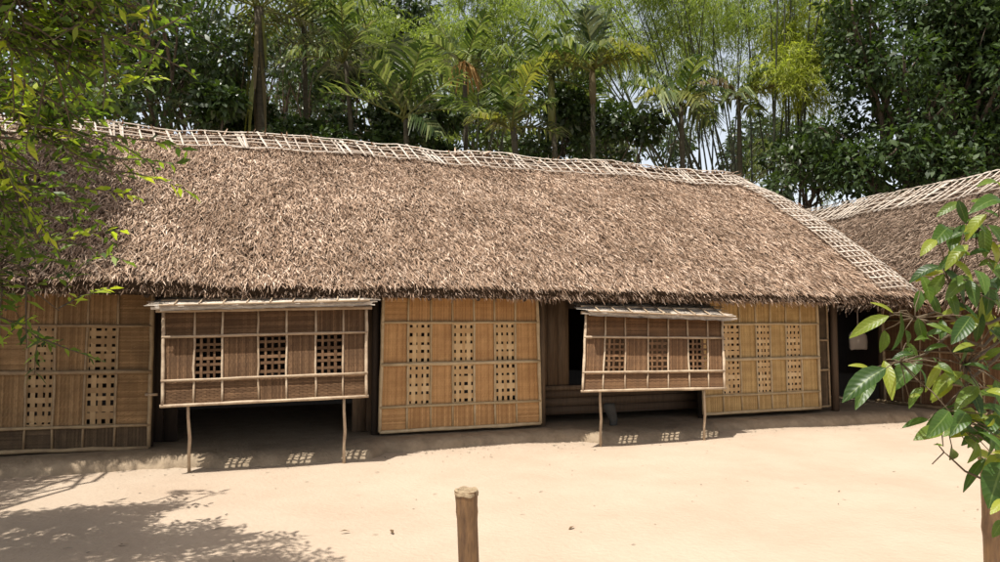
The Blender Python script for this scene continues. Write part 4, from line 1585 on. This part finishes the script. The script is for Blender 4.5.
# base px, tip px, width ratio, depth, young?
LV = [(1003, 190, 976, 182, .36, 0), (961, 203, 936, 215, .50, 0), (1004, 203, 968, 208, .34, 0), (958, 200, 966, 222, .5, 0), (966, 220, 986, 232, .5, 0),
      (948, 228, 930, 243, .55, 0), (955, 228, 950, 248, .6, 0), (963, 240, 994, 234, .34, 0), (990, 252, 968, 254, .45, 0), (936, 240, 920, 254, .5, 1),
      (940, 266, 909, 280, .46, 0), (922, 276, 930, 302, .62, 0), (943, 268, 964, 300, .55, 0), (948, 290, 957, 316, .5, 0), (932, 294, 940, 314, .5, 0), (920, 290, 915, 310, .55, 0),
      (893, 313, 870, 301, .24, 1), (889, 316, 849, 335, .38, 1), (900, 311, 891, 348, .58, 0), (905, 330, 906, 346, .7, 0), (884, 330, 880, 351, .6, 0), (918, 318, 924, 340, .5, 0),
      (926, 324, 961, 338, .30, 0), (870, 369, 848, 364, .3, 1), (886, 368, 842, 399, .5, 0), (871, 376, 855, 405, .42, 0), (884, 360, 892, 398, .42, 1), (922, 358, 890, 389, .55, 0),
      (915, 365, 925, 385, .5, 0), (942, 362, 925, 390, .3, 1), (963, 372, 930, 396, .46, 1), (958, 376, 982, 398, .6, 0), (1003, 398, 976, 392, .5, 0), (928, 419, 902, 426, .34, 0),
      (962, 406, 926, 423, .38, 0), (966, 428, 943, 434, .55, 0), (985, 428, 961, 442, .5, 0), (976, 442, 967, 460, .42, 0), (985, 458, 963, 489, .28, 0), (952, 448, 949, 458, .6, 0),
      (943, 446, 933, 444, .5, 0), (1004, 462, 988, 503, .75, 0), (1006, 500, 990, 512, .5, 1), (1002, 520, 992, 535, .6, 0), (989, 330, 1004, 352, .6, 0), (992, 300, 1004, 325, .6, 0),
      (985, 360, 1004, 345, .5, 0), (972, 330, 950, 322, .4, 1), (975, 345, 953, 350, .35, 1), (990, 372, 962, 362, .4, 0), (995, 380, 1004, 408, .5, 0), (975, 405, 1004, 415, .45, 0),
      (970, 420, 1000, 432, .5, 0), (988, 225, 1004, 250, .6, 0), (985, 262, 1002, 285, .55, 0), (975, 270, 985, 292, .5, 0), (968, 280, 976, 305, .5, 0), (955, 255, 940, 268, .5, 0)]
for _ in range(14):
    x, y = 905 + 50 * rl.random(), 318 + 80 * rl.random()
    a = rl.random() * 6.28
    LV.append((x, y, x + 24 * math.cos(a), y + 8 + 14 * math.sin(a), .42, 1 if rl.random() < 0.3 else 0))
for _ in range(66):
    x, y = 942 + 65 * rl.random() ** 0.7, 205 + 235 * rl.random()
    a = rl.random() * 6.28
    LV.append((x, y, x + 30 * math.cos(a), y + 10 + 20 * math.sin(a), .5, 1 if rl.random() < 0.35 else 0))
for _ in range(18):
    x, y = 962 + 44 * rl.random(), 385 + 75 * rl.random()
    a = rl.random() * 6.28
    LV.append((x, y, x + 26 * math.cos(a), y + 8 + 14 * math.sin(a), .5, 1 if rl.random() < 0.3 else 0))
hubsS = [at(975, 235, 2.0), at(950, 285, 1.95), at(985, 300, 2.05), at(915, 318, 1.9), at(900, 362, 1.9), at(965, 365, 2.0), at(985, 420, 2.05), at(1000, 480, 2.0), at(1000, 195, 2.0), at(940, 412, 2.0)]
mb = MB()
tipS = at(1040, 330, 2.15)
limb(mb, sb - np.array((0, 0, 0.1)), tipS, 0.022, 0.014, 0, 8, rl, 0.05, 8)
tip2 = at(1030, 200, 2.1)
limb(mb, tipS, tip2, 0.014, 0.007, 0, 6, rl, 0.06, 6)
for h in hubsS:
    src = tipS if h[2] < 1.75 else tip2
    limb(mb, src, h, 0.0065, 0.003, 0.02, 7, rl, 0.08, 5)
tw = [(1000, 488), (985, 480), (965, 471), (951, 458), (944, 452), (932, 464)]
mb.tube([at(x, y, 1.98) for x, y in tw], [0.004, 0.0035, 0.003, 0.0025, 0.002, 0.0015], 5)
mb.tube([at(944, 452, 1.98), at(940, 447, 1.98), at(937, 443, 1.98)], [0.002, 0.0018, 0.0015], 4)
stems = part('stem', mb, M['twig'], shrub)
mbp = MB()
for i, (bx, by, tx, ty, wr, young) in enumerate(LV):
    d0 = sh_d + rl.normal(0, 0.07)
    b0 = at(bx, by, d0)
    t0 = at(tx, ty, d0 + rl.normal(0, 0.025) - 0.01)
    nv = nrm(-FW * (0.5 + 0.3 * rl.random()) + np.array((0, 0, 0.75)) + RT * rl.normal(0, 0.35))
    lf = part('leaf', big_leaf(b0, t0, wr * (0.66 + 0.2 * rl.random()), nv, 0.2 + 0.2 * rl.random(), 0.1 + 0.15 * rl.random()), M['leaf_big_y' if young else 'leaf_big'], shrub, smooth=True)
    leaf_uv(lf)
    h = min(hubsS, key=lambda q_: np.linalg.norm(q_ - b0))
    limb(mbp, h, b0, 0.0022, 0.0014, 0.005, 4, rl, 0.08, 4)
part('petioles', mbp, M['twig'], shrub, kind='stuff')
